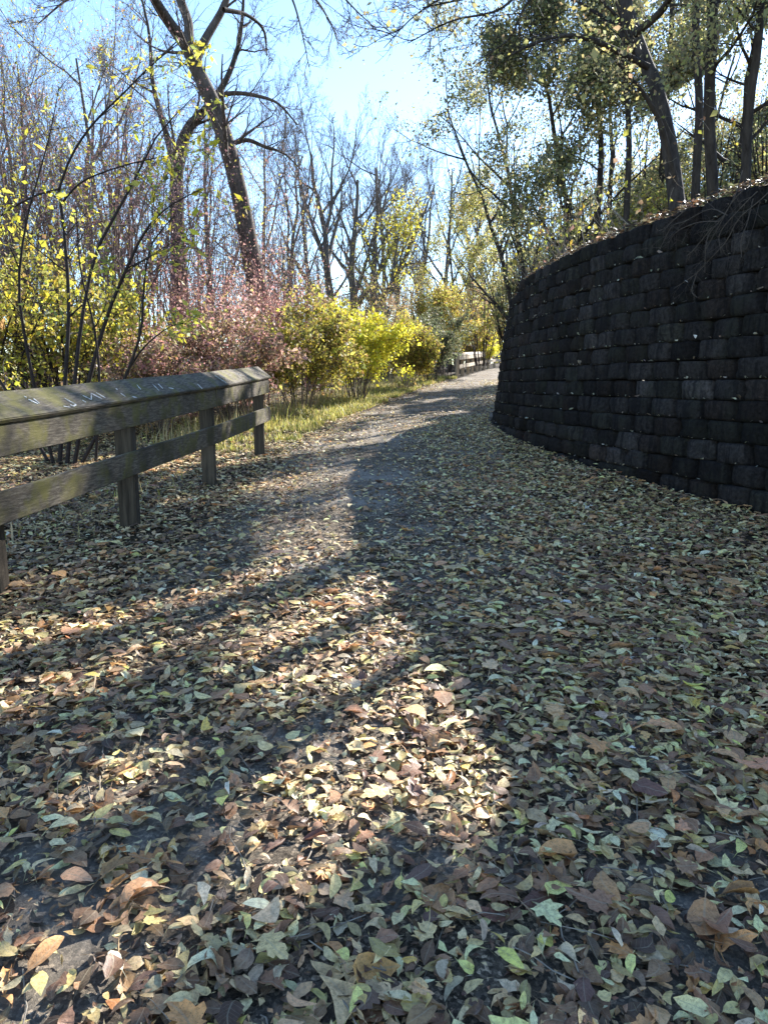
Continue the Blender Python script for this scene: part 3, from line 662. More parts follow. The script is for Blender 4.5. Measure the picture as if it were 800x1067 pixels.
# ------------------------------------------------------------------ trees and shrubs
def leafset(batches, size, pal, g, droop=0.4, wr=0.28, jit=0.02):
    ps = [along(P, n, g) for P, n in batches if n > 0]
    p = np.concatenate([a for a, b in ps]); d = np.concatenate([b for a, b in ps])
    return leaf_faces(p, d, size, pick(pal, len(p), g), g, droop, wr, jit)
def finish(root, loc, wood, twigs, leaves, mw, mt, crown='crown', world=None):
    if world is not None:      # trees on the hill: open the gaps the sunlight falls through
        gg = np.random.default_rng(int(abs(world[0]) * 97 + world[1] * 31)); w0 = np.asarray(world, float)
        twigs.b = [(P + w0, r, sd) for P, r, sd in twigs.b]; prune_tubes(twigs, gg);
        f0 = wood.b[:1] if world[1] < 15 else wood.b; wood.b = [] if world[1] >= 15 else wood.b; wood.b = [None] + wood.b if world[1] >= 15 else wood.b; wood.b = [(P + w0, r, sd) for P, r, sd in wood.b[1:]]; prune_tubes(wood, gg); wood.b = f0 + [(P - w0, r, sd) for P, r, sd in wood.b]; twigs.b = [(P - w0, r, sd) for P, r, sd in twigs.b]
        if leaves is not None:
            v, t, c = prune_leaves((leaves[0] + w0, leaves[1], leaves[2]), gg)
            p = v.reshape(-1, 5, 3); k = ~((p[:, 0, 0] < 2.3) & (p[:, 0, 1] < 15) & (gg.random(len(p)) < 0.85)); v = p[k].reshape(-1, 3); c = c.reshape(-1, 5, 3)[k].reshape(-1, 3); t = t.reshape(4, -1, 3)[:, :int(k.sum())].reshape(-1, 3)
            p = v.reshape(-1, 5, 3); k = gg.random(len(p)) > 0.85 * sstep(0.56, 0.68, (p[:, 0, 2] - EYE) / np.maximum(p[:, 0, 1], 1)); v = p[k].reshape(-1, 3); c = c.reshape(-1, 5, 3)[k].reshape(-1, 3); t = t.reshape(4, -1, 3)[:, :int(k.sum())].reshape(-1, 3)     # thinner high in the crowns
            leaves = (v - w0, t, c)
    wood.obj('trunk', mw, root, loc)
    tv, tq = twigs.build()
    if leaves is None: return mesh_np(crown, tv, tq, None, mt, parent=root, loc=loc)
    tw = mesh_np(crown, tv, tq, None, mt, parent=root, loc=loc)
    lv, ltr, lc = leaves
    mesh_np('leaves', lv, None, ltr, M['leaf'], lc, parent=tw, loc=loc)
def stack_poly(polys, k):
    A = np.stack([resample(p, k) for p in polys]); return A[:, :, :3], A[:, :, 3]

def bare_tree(seed, H, r0, lean=(0, 0), forks=6, spread=32, dens=1.0, up=0.06, clear=0.3, leaves=None, lsize=0.07, mw='grey', mt='twig', name='bare_tree', label='', cat='tree', group=None, nl=2, loc=(0, 0, 0), fine=5, rmin=0.006, hill=False, lf1=0.55):
    """Upright deciduous tree built round the origin, then moved to loc."""
    g = np.random.default_rng(seed); root = empty(name, loc, label, cat, group); wood, tw = Tubes(), Tubes()
    k = 10; z = np.linspace(0, 1, k); th = H * 0.8
    P = np.stack([lean[0] * H * z ** 1.3 + np.cumsum(g.normal(0, 0.012 * H, k)) * z, lean[1] * H * z ** 1.3 + np.cumsum(g.normal(0, 0.012 * H, k)) * z, th * z], -1)[None]
    P[0, 0, 2] = -0.3
    Rr = (r0 * (1 - 0.8 * z) * (1 + 0.5 * np.exp(-z * 14)))[None]
    wood.add(P, Rr, 9)
    b1, r1 = kids(P, Rr, forks, clear, 0.97, spread, 9, lf1, 9, 0.09, up * 1.2, 0.75, 0.02, g); wood.add(b1, r1, 6)
    b2, r2 = kids(b1, r1, 5, 0.2, 1.0, 34, 12, 0.5, 7, 0.12, up, 0.65, rmin * 1.6, g); wood.add(b2, r2, 5)
    b3, r3 = kids(b2, r2, max(2, int(5 * dens)), 0.15, 1.0, 36, 14, 0.5, 6, 0.15, up, 0.6, rmin, g); tw.add(b3, r3, 3)
    b4, r4 = kids(b3, r3, max(2, int(fine * dens)), 0.15, 1.0, 38, 15, 0.5, 4, 0.18, up * 0.7, 0.6, rmin * 0.7, g); tw.add(b4, r4, 3)
    lv = leafset([(b4, nl), (b3, nl)], lsize, leaves, g, jit=(4.6 if hill else 1.9) * lsize) if leaves else None
    finish(root, (0, 0, 0), wood, tw, lv, M[mw], M[mt], world=loc if hill else None); return root
def shrub(seed, h, rad, stems, leaves, nl, lsize, name, label, loc, mt='twig', group=None, cat='bush', droop=0.2, spread=1.0, fine=5, wr=0.3, hill=False):
    g = np.random.default_rng(seed); root = empty(name, loc, label, cat, group); wood, tw = Tubes(), Tubes()
    pol = []
    for i in range(stems):
        a = g.uniform(0, 2 * np.pi); rr = rad * math.sqrt(g.random()) * spread; hh = h * g.uniform(0.6, 1.0) * (1 - 0.35 * (rr / rad) ** 2)
        b = g.uniform(0, 0.22) * rad; sr = min(0.0055 * h, 0.026) * g.uniform(0.6, 1.2)
        pol.append([(math.cos(a) * b, math.sin(a) * b, -0.1, sr), (math.cos(a) * (b + rr * 0.25), math.sin(a) * (b + rr * 0.25), hh * 0.45, sr * 0.75), (math.cos(a) * (b + rr * 0.6), math.sin(a) * (b + rr * 0.6), hh * 0.8, sr * 0.5), (math.cos(a) * rr * 1.05, math.sin(a) * rr * 1.05, hh * g.uniform(0.85, 1.0), sr * 0.2)])
    P, Rr = stack_poly(pol, 10); wood.add(P, Rr, 5)
    b1, r1 = kids(P, Rr, 7, 0.2, 1.0, 38, 14, 0.42, 6, 0.14, 0.05, 0.65, 0.004, g); tw.add(b1, r1, 4)
    b2, r2 = kids(b1, r1, fine, 0.1, 1.0, 42, 16, 0.5, 4, 0.16, 0.04, 0.6, 0.0028, g); tw.add(b2, r2, 3)
    lv = leafset([(b2, nl), (b1, nl)], lsize, leaves, g, droop, wr, 0.9 * lsize) if leaves and nl else None
    finish(root, (0, 0, 0), wood, tw, lv, M[mt], M[mt], world=loc if hill else None); return root
def skel_tree(seed, polys, Yd, specs, name, label, loc_px, mw, mt, leaves=None, nl=0, lsize=0.07, cat='tree', group=None, ysp=0.6, base=None, droop=0.4, wr=0.28, kk=14, hill=False):
    """Tree on limbs sketched by eye: each limb bends in depth as well as sideways."""
    g = np.random.default_rng(seed); wood, tw = Tubes(), Tubes(); pol = []
    for pl in polys:
        dy = 0.0; out = []; dr = g.normal(0, ysp); y0 = pl[0][3] if len(pl[0]) > 3 else 0.0
        for i, q in enumerate(pl):
            f = i / (len(pl) - 1); yy = Yd + y0 + (q[3] - y0 if len(q) > 3 else dr * f)
            out.append((*at(q[0], q[1], yy), q[2]))
        pol.append(out)
    loc = pol[0][0][:3] if base is None else base
    root = empty(name, loc, label, cat, group)
    P, Rr = stack_poly(pol, kk); Rr = Rr * (0.76 if hill else 1.0); wood.add(P, Rr, 9)
    cur = [(P, Rr)]; tips = []
    for i, sp in enumerate(specs):
        nxt = []
        for (p_, r_) in cur:
            c, r = kids(p_, r_, g=g, **sp); nxt.append((c, r)); (wood if i == 0 and len(specs) > 2 else tw).add(c, r, 5 if i == 0 else 3)
        cur = nxt if i else nxt + ([(P[:, kk // 2:], Rr[:, kk // 2:])] if len(specs) > 2 else [])
        tips.append(nxt)
    lv = None
    if leaves and nl:
        lv = leafset([(c, nl) for c, r in tips[-1]] + [(c, nl) for c, r in tips[-2]], lsize, leaves, g, droop, wr, 3.2 * lsize if hill else 0.03)
    finish(root, loc, wood, tw, lv, M[mw], M[mt], world=(0, 0, 0) if hill else None); return root

# --- leaf colours
YEL = [((0.55, 0.47, 0.05), 3), ((0.44, 0.42, 0.07), 3), ((0.30, 0.30, 0.07), 1.5), ((0.5, 0.33, 0.05), 0.6)]
BYEL = [((0.78, 0.68, 0.06), 4), ((0.68, 0.62, 0.09), 2), ((0.48, 0.46, 0.09), 1)]
YOL = [((0.56, 0.48, 0.08), 3), ((0.26, 0.25, 0.07), 3), ((0.36, 0.25, 0.09), 1.5), ((0.2, 0.14, 0.07), 1)]
OLV = [((0.15, 0.17, 0.06), 3), ((0.24, 0.25, 0.09), 2), ((0.10, 0.11, 0.05), 2), ((0.34, 0.32, 0.10), 0.8)]
DOL = [((0.10, 0.115, 0.06), 3), ((0.15, 0.16, 0.09), 2), ((0.20, 0.19, 0.10), 1)]
ORG = [((0.46, 0.34, 0.07), 1.5), ((0.45, 0.41, 0.08), 3), ((0.3, 0.2, 0.08), 1.5)]
PNK = [((0.55, 0.29, 0.26), 3), ((0.56, 0.37, 0.29), 2), ((0.27, 0.15, 0.10), 2), ((0.45, 0.36, 0.12), 0.5)]
BRN = [((0.30, 0.21, 0.13), 3), ((0.38, 0.29, 0.16), 2), ((0.20, 0.13, 0.08), 2), ((0.42, 0.36, 0.10), 1)]

HIL = [((0.34, 0.32, 0.14), 3), ((0.44, 0.40, 0.15), 2.2), ((0.22, 0.21, 0.12), 2.5), ((0.55, 0.50, 0.15), 1), ((0.30, 0.22, 0.12), 1)]
# --- the big leaning tree on the left
W = 0.0
big = [[(275, 330, 0.34), (262, 270, 0.29), (252, 215, 0.25), (239, 160, 0.24), (223, 112, 0.23), (205, 72, 0.19), (193, 45, 0.16)],
       [(196, 50, 0.18), (180, 28, 0.15), (164, 4, 0.13), (148, -30, 0.10), (140, -80, 0.06)],
       [(197, 48, 0.15), (196, 22, 0.13), (187, -5, 0.12), (182, -50, 0.08), (190, -100, 0.04)],
       [(204, 62, 0.15), (216, 38, 0.12), (233, 8, 0.10), (246, -30, 0.08), (270, -80, 0.04)],
       [(226, 100, 0.08), (245, 97, 0.06), (268, 100, 0.05), (290, 108, 0.035), (310, 130, 0.02)],
       [(241, 150, 0.08), (258, 146, 0.06), (276, 153, 0.05), (296, 160, 0.03), (315, 178, 0.015)],
       [(233, 10, 0.07), (258, 16, 0.05), (275, 32, 0.04), (278, 58, 0.02)],
       [(246, -30, 0.07), (290, -30, 0.05), (325, -5, 0.035), (345, 25, 0.02), (352, 45, 0.01)],
       [(246, -30, 0.06), (300, -45, 0.045), (345, -15, 0.03), (372, 12, 0.02), (392, 30, 0.01)], [(290, -30, 0.05), (305, 0, 0.03), (315, 35, 0.02), (322, 70, 0.01)],
       [(150, -25, 0.07), (110, -20, 0.05), (70, 0, 0.03), (40, 25, 0.015)]]
sp3 = [dict(n=6, t0=0.35, t1=1.0, ang=42, angsd=15, lf=0.42, k=7, wander=0.14, up=0.03, rf=0.5, rmin=0.012, lmin=0.6, lmax=3.2),
       dict(n=7, t0=0.2, t1=1.0, ang=42, angsd=15, lf=0.5, k=6, wander=0.16, up=0.03, rf=0.6, rmin=0.007, lmax=1.6),
       dict(n=7, t0=0.2, t1=1.0, ang=40, angsd=15, lf=0.5, k=4, wander=0.16, up=0.02, rf=0.6, rmin=0.005, lmax=0.9)]
skel_tree(101, big, 22, sp3, 'leaning_tree', 'big leaning bare tree with forked trunk rising out of the pink shrubs', None, 'midbark', 'twig', YEL, 0, base=(at(275, 330, 22)[0], 22, float(gz(at(275, 330, 22)[0], 22))), ysp=1.4)
second = [[(190, 330, 0.30), (186, 260, 0.26), (184, 205, 0.24), (186, 165, 0.21), (196, 135, 0.18), (212, 117, 0.15)], [(184, 205, 0.14), (176, 150, 0.11), (160, 90, 0.08), (155, 30, 0.05), (140, -30, 0.03)], [(212, 117, 0.13), (235, 85, 0.10), (250, 40, 0.07), (255, -20, 0.04)]]
skel_tree(102, second, 26, sp3, 'crooked_tree', 'crooked bare tree bending in behind the big leaning trunk', None, 'bark', 'twig', YEL, 0, base=(at(190, 330, 26)[0], 26, float(gz(at(190, 330, 26)[0], 26))), ysp=1.0)

# --- dark many-stemmed sapling behind the near fence
sap = [[(62, 492, 0.030), (66, 430, 0.027), (70, 370, 0.025), (72, 315, 0.023), (68, 250, 0.021), (62, 197, 0.019)],
       [(62, 197, 0.016), (75, 162, 0.014), (98, 128, 0.012), (128, 98, 0.010), (158, 68, 0.008), (190, 42, 0.004)],
       [(62, 197, 0.014), (40, 203, 0.012), (18, 214, 0.010), (-10, 232, 0.007)],
       [(66, 210, 0.013), (85, 190, 0.011), (118, 176, 0.009), (160, 165, 0.007), (205, 158, 0.003)],
       [(70, 488, 0.028), (78, 400, 0.026), (86, 330, 0.022), (100, 265, 0.020), (124, 218, 0.018), (142, 185, 0.014), (165, 140, 0.010), (205, 98, 0.004)],
       [(78, 486, 0.028), (92, 400, 0.026), (112, 330, 0.022), (130, 285, 0.019), (152, 240, 0.014), (178, 214, 0.009), (212, 196, 0.004)],
       [(86, 482, 0.026), (118, 420, 0.022), (134, 385, 0.019), (147, 345, 0.016), (150, 300, 0.013), (158, 255, 0.010), (182, 225, 0.006)],
       [(134, 385, 0.014), (152, 360, 0.011), (178, 340, 0.006), (195, 337, 0.003)],
       [(58, 490, 0.024), (40, 420, 0.021), (28, 360, 0.019), (20, 300, 0.016), (28, 230, 0.012), (50, 150, 0.008), (62, 90, 0.004)],
       [(50, 480, 0.022), (22, 430, 0.020), (-10, 380, 0.017), (-40, 320, 0.012)],
       [(100, 480, 0.02), (104, 400, 0.017), (98, 340, 0.014), (84, 280, 0.010), (80, 220, 0.005)]]
PIN = [((0.66, 0.55, 0.06), 3), ((0.50, 0.47, 0.08), 3), ((0.22, 0.25, 0.07), 2)]
sps = [dict(n=6, t0=0.4, t1=1.0, ang=40, angsd=12, lf=0.34, k=7, wander=0.08, up=0.0, rf=0.55, rmin=0.004, lmin=0.3, lmax=1.3),
       dict(n=4, t0=0.25, t1=1.0, ang=48, angsd=12, lf=0.45, k=5, wander=0.10, up=-0.02, rf=0.6, rmin=0.0028, lmax=0.6)]
skel_tree(103, sap, 9.3, sps, 'many_stemmed_sapling', 'dark many-stemmed sapling with arching branches and sparse yellow leaves, just behind the near fence', None, 'twigd', 'twigd', PIN, 5, 0.066, cat='sapling', base=(at(70, 488, 9.3)[0], 9.3, float(gz(at(70, 488, 9.3)[0], 9.3))), ysp=0.35, droop=0.25, wr=0.22)

# --- shrubs : (px, Y, top py, half width px)
def place(px, Yv, top, hw):
    x = at(px, 400, Yv)[0]; z = float(gz(x, Yv)); h = at(px, top, Yv)[2] - z
    return (x, Yv, z), h, hw / F * Yv
SH = [
 ('yellow_bush', 'olive yellow bush beside the grass, just past the end of the near fence', 312, 17, 318, 62, YOL, 5, 0.06, 'twig', 16),
 ('yellow_bush', 'bright yellow bush at the grass edge, the brightest in the middle of the thicket', 372, 20.5, 322, 52, BYEL, 6, 0.06, 'twig', 16),
 ('olive_bush', 'low olive bush filling the gap right of the bright yellow bush', 424, 26, 338, 34, YOL, 5, 0.07, 'twig', 12),
 ('dark_bush', 'dark grey green bush standing left of the distant fence end', 446, 31.5, 322, 42, DOL, 6, 0.07, 'twigd', 14),
 ('orange_bush', 'tall orange yellow bush rising behind the dark grey green bush', 462, 38, 292, 46, ORG, 6, 0.08, 'twig', 14),
 ('yellow_bush', 'small lime yellow bush behind the distant fence', 494, 50, 346, 24, BYEL, 7, 0.09, 'twig', 12),
 ('pink_shrub', 'pinkish twiggy shrub directly under the big leaning trunk', 268, 19, 262, 52, PNK, 3, 0.045, 'twigr', 22),
 ('pink_shrub', 'pink brown twiggy shrub left of the leaning trunk, behind the fence rails', 205, 16, 268, 60, PNK, 3, 0.045, 'twigr', 22),
 ('brown_shrub', 'tan brown thicket shrub right behind the far end of the near fence', 245, 14, 322, 60, BRN + PNK, 3, 0.05, 'twig', 20),
 ('brown_shrub', 'dry brown shrub showing between the fence rails', 165, 12.5, 350, 55, BRN + PNK, 3, 0.05, 'twig', 16),
 ('pink_shrub', 'faded pink shrub behind the olive yellow bush', 330, 24, 300, 40, PNK, 3, 0.05, 'twigr', 18),
 ('yellow_shrub', 'yellow leaved shrub behind the many-stemmed sapling', 70, 13, 255, 95, YOL + YEL, 2, 0.06, 'twigd', 18),
 ('yellow_shrub', 'yellow leaved shrub at the left edge of the view', -20, 11.5, 210, 80, YOL + YEL, 2, 0.06, 'twigd', 14),
 ('yellow_shrub', 'pale yellow shrub low behind the post nearest the sapling', 128, 14.5, 300, 50, YEL, 3, 0.055, 'twig', 14),
 ('olive_bush', 'tan olive bush at the bend, just beyond the distant fence end', 508, 62, 300, 34, YOL + BRN, 7, 0.10, 'twig', 14),
 ('olive_bush', 'rust and olive bush behind the distant fence, left of the small lime yellow bush', 476, 48, 305, 34, BRN + ORG, 6, 0.09, 'twig', 14),
 ('brown_shrub', 'brown shrub between the bright yellow bush and the dark bush', 405, 30, 318, 36, BRN, 4, 0.06, 'twig', 14),
]
for i, (nm, lb, px, Yv, top, hw, pal, nl, ls, mt, st) in enumerate(SH):
    loc, h, rad = place(px, Yv, top, hw)
    shrub(300 + i, h * 1.06, rad, int(st * 1.5), pal, int(nl * (1.35 if nm == 'pink_shrub' else 2.2)), ls * (0.9 if nm == 'pink_shrub' else 1.15), nm, lb, loc, mt, cat='bush', fine=7)

PUR = [((0.20, 0.11, 0.11), 3), ((0.28, 0.16, 0.15), 2), ((0.13, 0.085, 0.09), 2), ((0.44, 0.40, 0.08), 1.2)]
PS = [(30, 15, 10, 80, 2, YEL + PUR, 'purple twigged sapling with yellow leaves at the far left behind the sapling'), (110, 16, -20, 80, 2, PUR, 'tall purple twigged sapling left of the crooked trunk'),
      (165, 19, 40, 70, 2, PUR, 'purple twigged sapling in front of the crooked trunk'), (210, 21, 95, 60, 2, PUR, 'purple twigged sapling between the crooked trunk and the big leaning trunk'),
      (280, 27, 120, 55, 2, PUR + BRN, 'purple grey sapling just right of the big leaning trunk'), (75, 22, -40, 90, 2, PUR + YEL, 'tall thin sapling behind the yellow leaved shrub'),
      (-25, 17, -30, 70, 2, PUR + YEL, 'purple twigged sapling cut by the left edge'), (320, 31, 245, 50, 2, BRN + PUR, 'tan twiggy sapling behind the olive yellow bush'), (370, 34, 268, 50, 3, BRN + YOL, 'tan twiggy sapling behind the bright yellow bush'), (425, 40, 268, 45, 4, BRN + ORG, 'rusty twiggy sapling left of the tall orange yellow bush')]
for i, (px, Yv, top, hw, nl, pal, lb) in enumerate(PS):
    loc, h, rad = place(px, Yv, top, hw)
    shrub(700 + i, h, rad, 24, pal, nl + 1, 0.042 if Yv < 25 else 0.06, 'twiggy_sapling', lb, loc, 'twigp', group='twiggy saplings behind the thicket', cat='sapling', fine=9)
# --- bare trees beyond the shrubs : (px, Y, top, r, forks, lean, label)
BT = [
 (349, 44, 88, 0.36, 7, -0.02, 'tall bare tree with vase shaped forks in the gap under the open sky'),
 (368, 40, 128, 0.34, 7, 0.03, 'bare tree with a thick pale trunk splitting low, beside the vase shaped tree'),
 (388, 47, 108, 0.32, 8, 0.08, 'bare tree leaning right with steep forks against the open sky'),
 (322, 38, 118, 0.24, 6, -0.04, 'slim bare tree leaning left behind the olive yellow bush'),
 (300, 45, 90, 0.28, 6, 0.03, 'upright bare tree right of the big leaning trunk'),
 (412, 58, 140, 0.34, 7, 0.02, 'far bare tree behind the brown shrub left of the dark bush'),
 (436, 66, 135, 0.36, 7, 0.06, 'far bare tree rising behind the orange yellow bush'),
 (276, 52, 60, 0.32, 7, 0.0, 'bare tree standing behind the big leaning trunk'),
 (150, 32, 20, 0.26, 7, -0.04, 'bare tree left of the crooked trunk with fine purple grey twigs'),
 (95, 30, -60, 0.25, 7, 0.05, 'bare tree seen through the crown of the many-stemmed sapling'),
 (40, 28, -20, 0.27, 7, -0.02, 'bare tree behind the yellow shrubs near the left edge'),
 (-10, 35, -40, 0.30, 7, 0.05, 'bare tree whose crown reaches in from the left edge'),
 (225, 42, 20, 0.3, 7, 0.02, 'far bare tree between the crooked trunk and the leaning trunk'),
 (462, 56, 120, 0.32, 8, 0.0, 'far bare tree straight above the dark grey green bush'),
 (488, 62, 150, 0.34, 8, -0.02, 'far bare tree above the small lime yellow bush'),
 (505, 74, 130, 0.4, 8, -0.04, 'farthest bare tree showing beside the left end of the wall'),
 (402, 70, 110, 0.4, 8, 0.0, 'far bare tree between the right leaning tree and the yellow leaved tree'),
 (120, 48, 10, 0.3, 7, 0.0, 'thin grey tree far behind the pink brown shrub'),
]
for i, (px, Yv, top, r, fk, ln, lb) in enumerate(BT):
    loc, h, _ = place(px, Yv, top, 10)
    lv = None; pk = 0
    bare_tree(400 + i, h * 0.98, r * (0.95 if i < 3 else 0.72), (ln, 0), fk + 1, 36, 1.4, fine=9, loc=loc, label=lb, group='bare trees beyond the thicket', mw='grey', clear=0.22, up=0.06, rmin=0.008 if Yv > 36 else 0.006,
              leaves=PNK if i in (8, 10) else (YEL if i in (9, 11) else None), nl=1 if i in (8, 9, 10, 11) else 0, lsize=0.06)
loc, h, rad = place(398, 36, 195, 30)
bare_tree(450, h, 0.13, (0.10, 0), 6, 24, 1.0, loc=loc, label='slender tree hung with yellow leaves in front of the pale bare trees', leaves=YOL + BYEL, nl=3, lsize=0.10, name='yellow_tree', clear=0.25, up=0.1, rmin=0.006)

# --- far wood closing the view
protos = [bare_tree(470 + i, 15 + 2 * i, 0.3, (0.02, 0), 7, 26, 1.0, clear=0.25, up=0.08, name='far_tree', rmin=0.012, fine=4) for i in range(3)]
fw = []
for p in protos:
    ch = [o for o in bpy.data.objects if o.parent == p]
    fw.append([(np.array([v.co[:] for v in o.data.vertices]), np.array([pl.vertices[:] for pl in o.data.polygons])) for o in ch])
    for o in ch: bpy.data.objects.remove(o)
    bpy.data.objects.remove(p)
g = np.random.default_rng(77); V, Q, off = [], [], 0
for i in range(64):
    if i < 46: Yv = g.uniform(62, 105); x = g.uniform(-0.75, 0.30) * Yv
    else: Yv = g.uniform(75, 110); x = g.uniform(0.1, 0.8) * Yv
    if abs(x - path_left(Yv) - PW / 2) < 3: continue
    a = g.uniform(0, 6.28); s_ = g.uniform(0.7, 1.15); ca, sa = math.cos(a) * s_, math.sin(a) * s_
    for v, q in fw[g.integers(3)]:
        vv = np.stack([v[:, 0] * ca - v[:, 1] * sa + x, v[:, 0] * sa + v[:, 1] * ca + Yv, v[:, 2] * s_ + float(gz(x, Yv)) - 0.2], -1)
        V.append(vv); Q.append(q + off); off += len(vv)
tag(mesh_np('far_woods', np.concatenate(V), np.concatenate(Q), None, M['grey']), 'hazy grey mass of far bare woods closing the view behind everything', 'woods', kind='stuff')
# far undergrowth, one mass
g = np.random.default_rng(78); n = 26000; Yv = g.uniform(40, 100, n); x = g.uniform(-0.8, 0.7, n) * Yv; dpl = x - path_left(Yv); k = (dpl < -3.5) | (dpl > PW + 3.5)
x, Yv = x[k], Yv[k]; hh = (1.2 + 2.8 * vn1.fbm(x * 0.25, Yv * 0.25)) * g.random(len(x)) ** 0.6
lv, lt_, lc = leaf_faces(np.stack([x, Yv, gz(x, Yv) + hh], -1), g.normal(size=(len(x), 3)), 0.32, pick(BRN + YOL, len(x), g), g)
tag(mesh_np('undergrowth', lv, None, lt_, M['leaf'], lc), 'far tangled undergrowth of tan and olive leaves beneath the bare woods', 'undergrowth', kind='stuff')

# --- hill trees above the wall
hb = lambda px, Yv: (at(px, 300, Yv)[0], Yv, hz(at(px, 300, Yv)[0], Yv))
sph = [dict(n=6, t0=0.3, t1=1.0, ang=48, angsd=15, lf=0.34, k=8, wander=0.12, up=0.02, rf=0.5, rmin=0.008, lmin=0.8, lmax=3.0),
       dict(n=5, t0=0.2, t1=1.0, ang=42, angsd=15, lf=0.5, k=6, wander=0.15, up=0.0, rf=0.6, rmin=0.005, lmax=1.5),
       dict(n=4, t0=0.2, t1=1.0, ang=42, angsd=15, lf=0.5, k=4, wander=0.15, up=0.0, rf=0.6, rmin=0.0035, lmax=0.8)]
b0 = hb(708, 10.6)
lean = [[(712, 262, 0.20), (705, 215, 0.16), (698, 160, 0.145), (686, 100, 0.135), (668, 55, 0.125), (652, 5, 0.115), (640, -60, 0.10), (635, -150, 0.07)],
        [(704, 190, 0.05), (690, 135, 0.045), (672, 100, 0.04), (655, 80, 0.03), (640, 62, 0.02)],
        [(662, 35, 0.07), (690, 10, 0.06), (712, -30, 0.05), (740, -80, 0.03)],
        [(675, 70, 0.06), (640, 52, 0.05), (605, 38, 0.04), (570, 40, 0.03), (530, 58, 0.015)],
        [(645, -30, 0.06), (600, -40, 0.05), (550, -20, 0.035), (500, -5, 0.025), (440, 8, 0.012)],
        [(550, -20, 0.03), (520, 10, 0.022), (470, 22, 0.015), (425, 45, 0.008)],
        [(600, -45, 0.035), (530, -40, 0.028), (470, -8, 0.018), (430, 18, 0.012), (400, 50, 0.006)], [(570, -28, 0.03), (545, 10, 0.02), (530, 40, 0.014), (500, 62, 0.007)]]
skel_tree(201, lean, 10.6, sph, 'leaning_hill_tree', 'thick dark trunk leaning left above the middle of the block wall', None, 'bark', 'twigd', HIL, 5, 0.05, base=b0, ysp=0.8, hill=True)
HT = [(742, 10.2, [(744, 270, 0.105), (742, 200, 0.10), (738, 110, 0.092), (742, 20, 0.085), (736, -80, 0.07), (730, -180, 0.05)], 'straight dark trunk right of the leaning hill tree, nearer the wall top'),
      (778, 9.6, [(774, 260, 0.085), (776, 190, 0.08), (780, 110, 0.07), (790, 40, 0.06), (792, -60, 0.05), (780, -160, 0.03)], 'dark trunk closest to the right edge above the wall'),
      (728, 13.0, [(722, 270, 0.10), (724, 200, 0.095), (728, 110, 0.085), (724, 20, 0.08), (732, -70, 0.06)], 'grey trunk just left of the straight dark trunk above the wall'),
      (652, 14.5, [(652, 290, 0.085), (652, 230, 0.08), (655, 140, 0.07), (648, 40, 0.06), (652, -60, 0.05)], 'slim trunk left of the leaning hill tree above the wall'),
      (622, 16.5, [(624, 300, 0.09), (622, 240, 0.085), (626, 150, 0.08), (618, 60, 0.065), (620, -40, 0.05)], 'slender trunk above the wall where the wall top starts to step down'),
      (690, 17.0, [(690, 290, 0.10), (688, 200, 0.09), (694, 110, 0.08), (700, 0, 0.07), (694, -80, 0.05)], 'thin trunk standing behind the leaning hill tree')]
for i, (px, Yv, pl, lb) in enumerate(HT):
    skel_tree(210 + i, [pl], Yv, sph, 'hill_tree', lb, None, 'bark', 'twigd', HIL, 16, 0.052, base=hb(px, Yv), group='slim trees above the wall', ysp=0.5, hill=True)
# leafy trees further along the hill, their crowns hanging over the path
LT = [(600, 17.5, -40, 0.10, -0.16, 'olive leaved tree leaning over the path above the curve of the wall'),
      (560, 21, 10, 0.10, -0.2, 'olive leaved tree whose crown hangs over the bend behind the wall'),
      (542, 26, 40, 0.11, -0.16, 'leafy tree beyond the wall end, its crown at the edge of the open sky'),
      (640, 22, -60, 0.12, -0.02, 'leafy tree behind the slender trunk above the wall'),
      (760, 15, -90, 0.12, 0.0, 'leafy tree behind the dark trunks near the right edge'),
      (585, 33, 130, 0.13, -0.03, 'smaller leafy tree low behind the left end of the wall'),
      (820, 13, -80, 0.12, -0.03, 'leafy tree reaching in from the right edge above the wall'),
      (700, 24, -30, 0.13, 0.0, 'leafy tree deep on the hill behind the leaning trunk')]
for i, (px, Yv, top, r, ln, lb) in enumerate(LT):
    x = at(px, 300, Yv)[0]; z = hz(x, Yv) if Yv < 24.5 else float(gz(x, Yv)) + 0.8; h = at(px, top, Yv)[2] - z
    bare_tree(500 + i, h, r, (ln, -0.05), 11, 50, 1.2, up=0.03, clear=0.15, leaves=HIL + DOL, nl=38, lsize=0.06, mw='bark', mt='twigd', name='leafy_tree', label=lb, loc=(x, Yv, z), group='leafy trees on the hill', fine=7, hill=True, lf1=0.42)
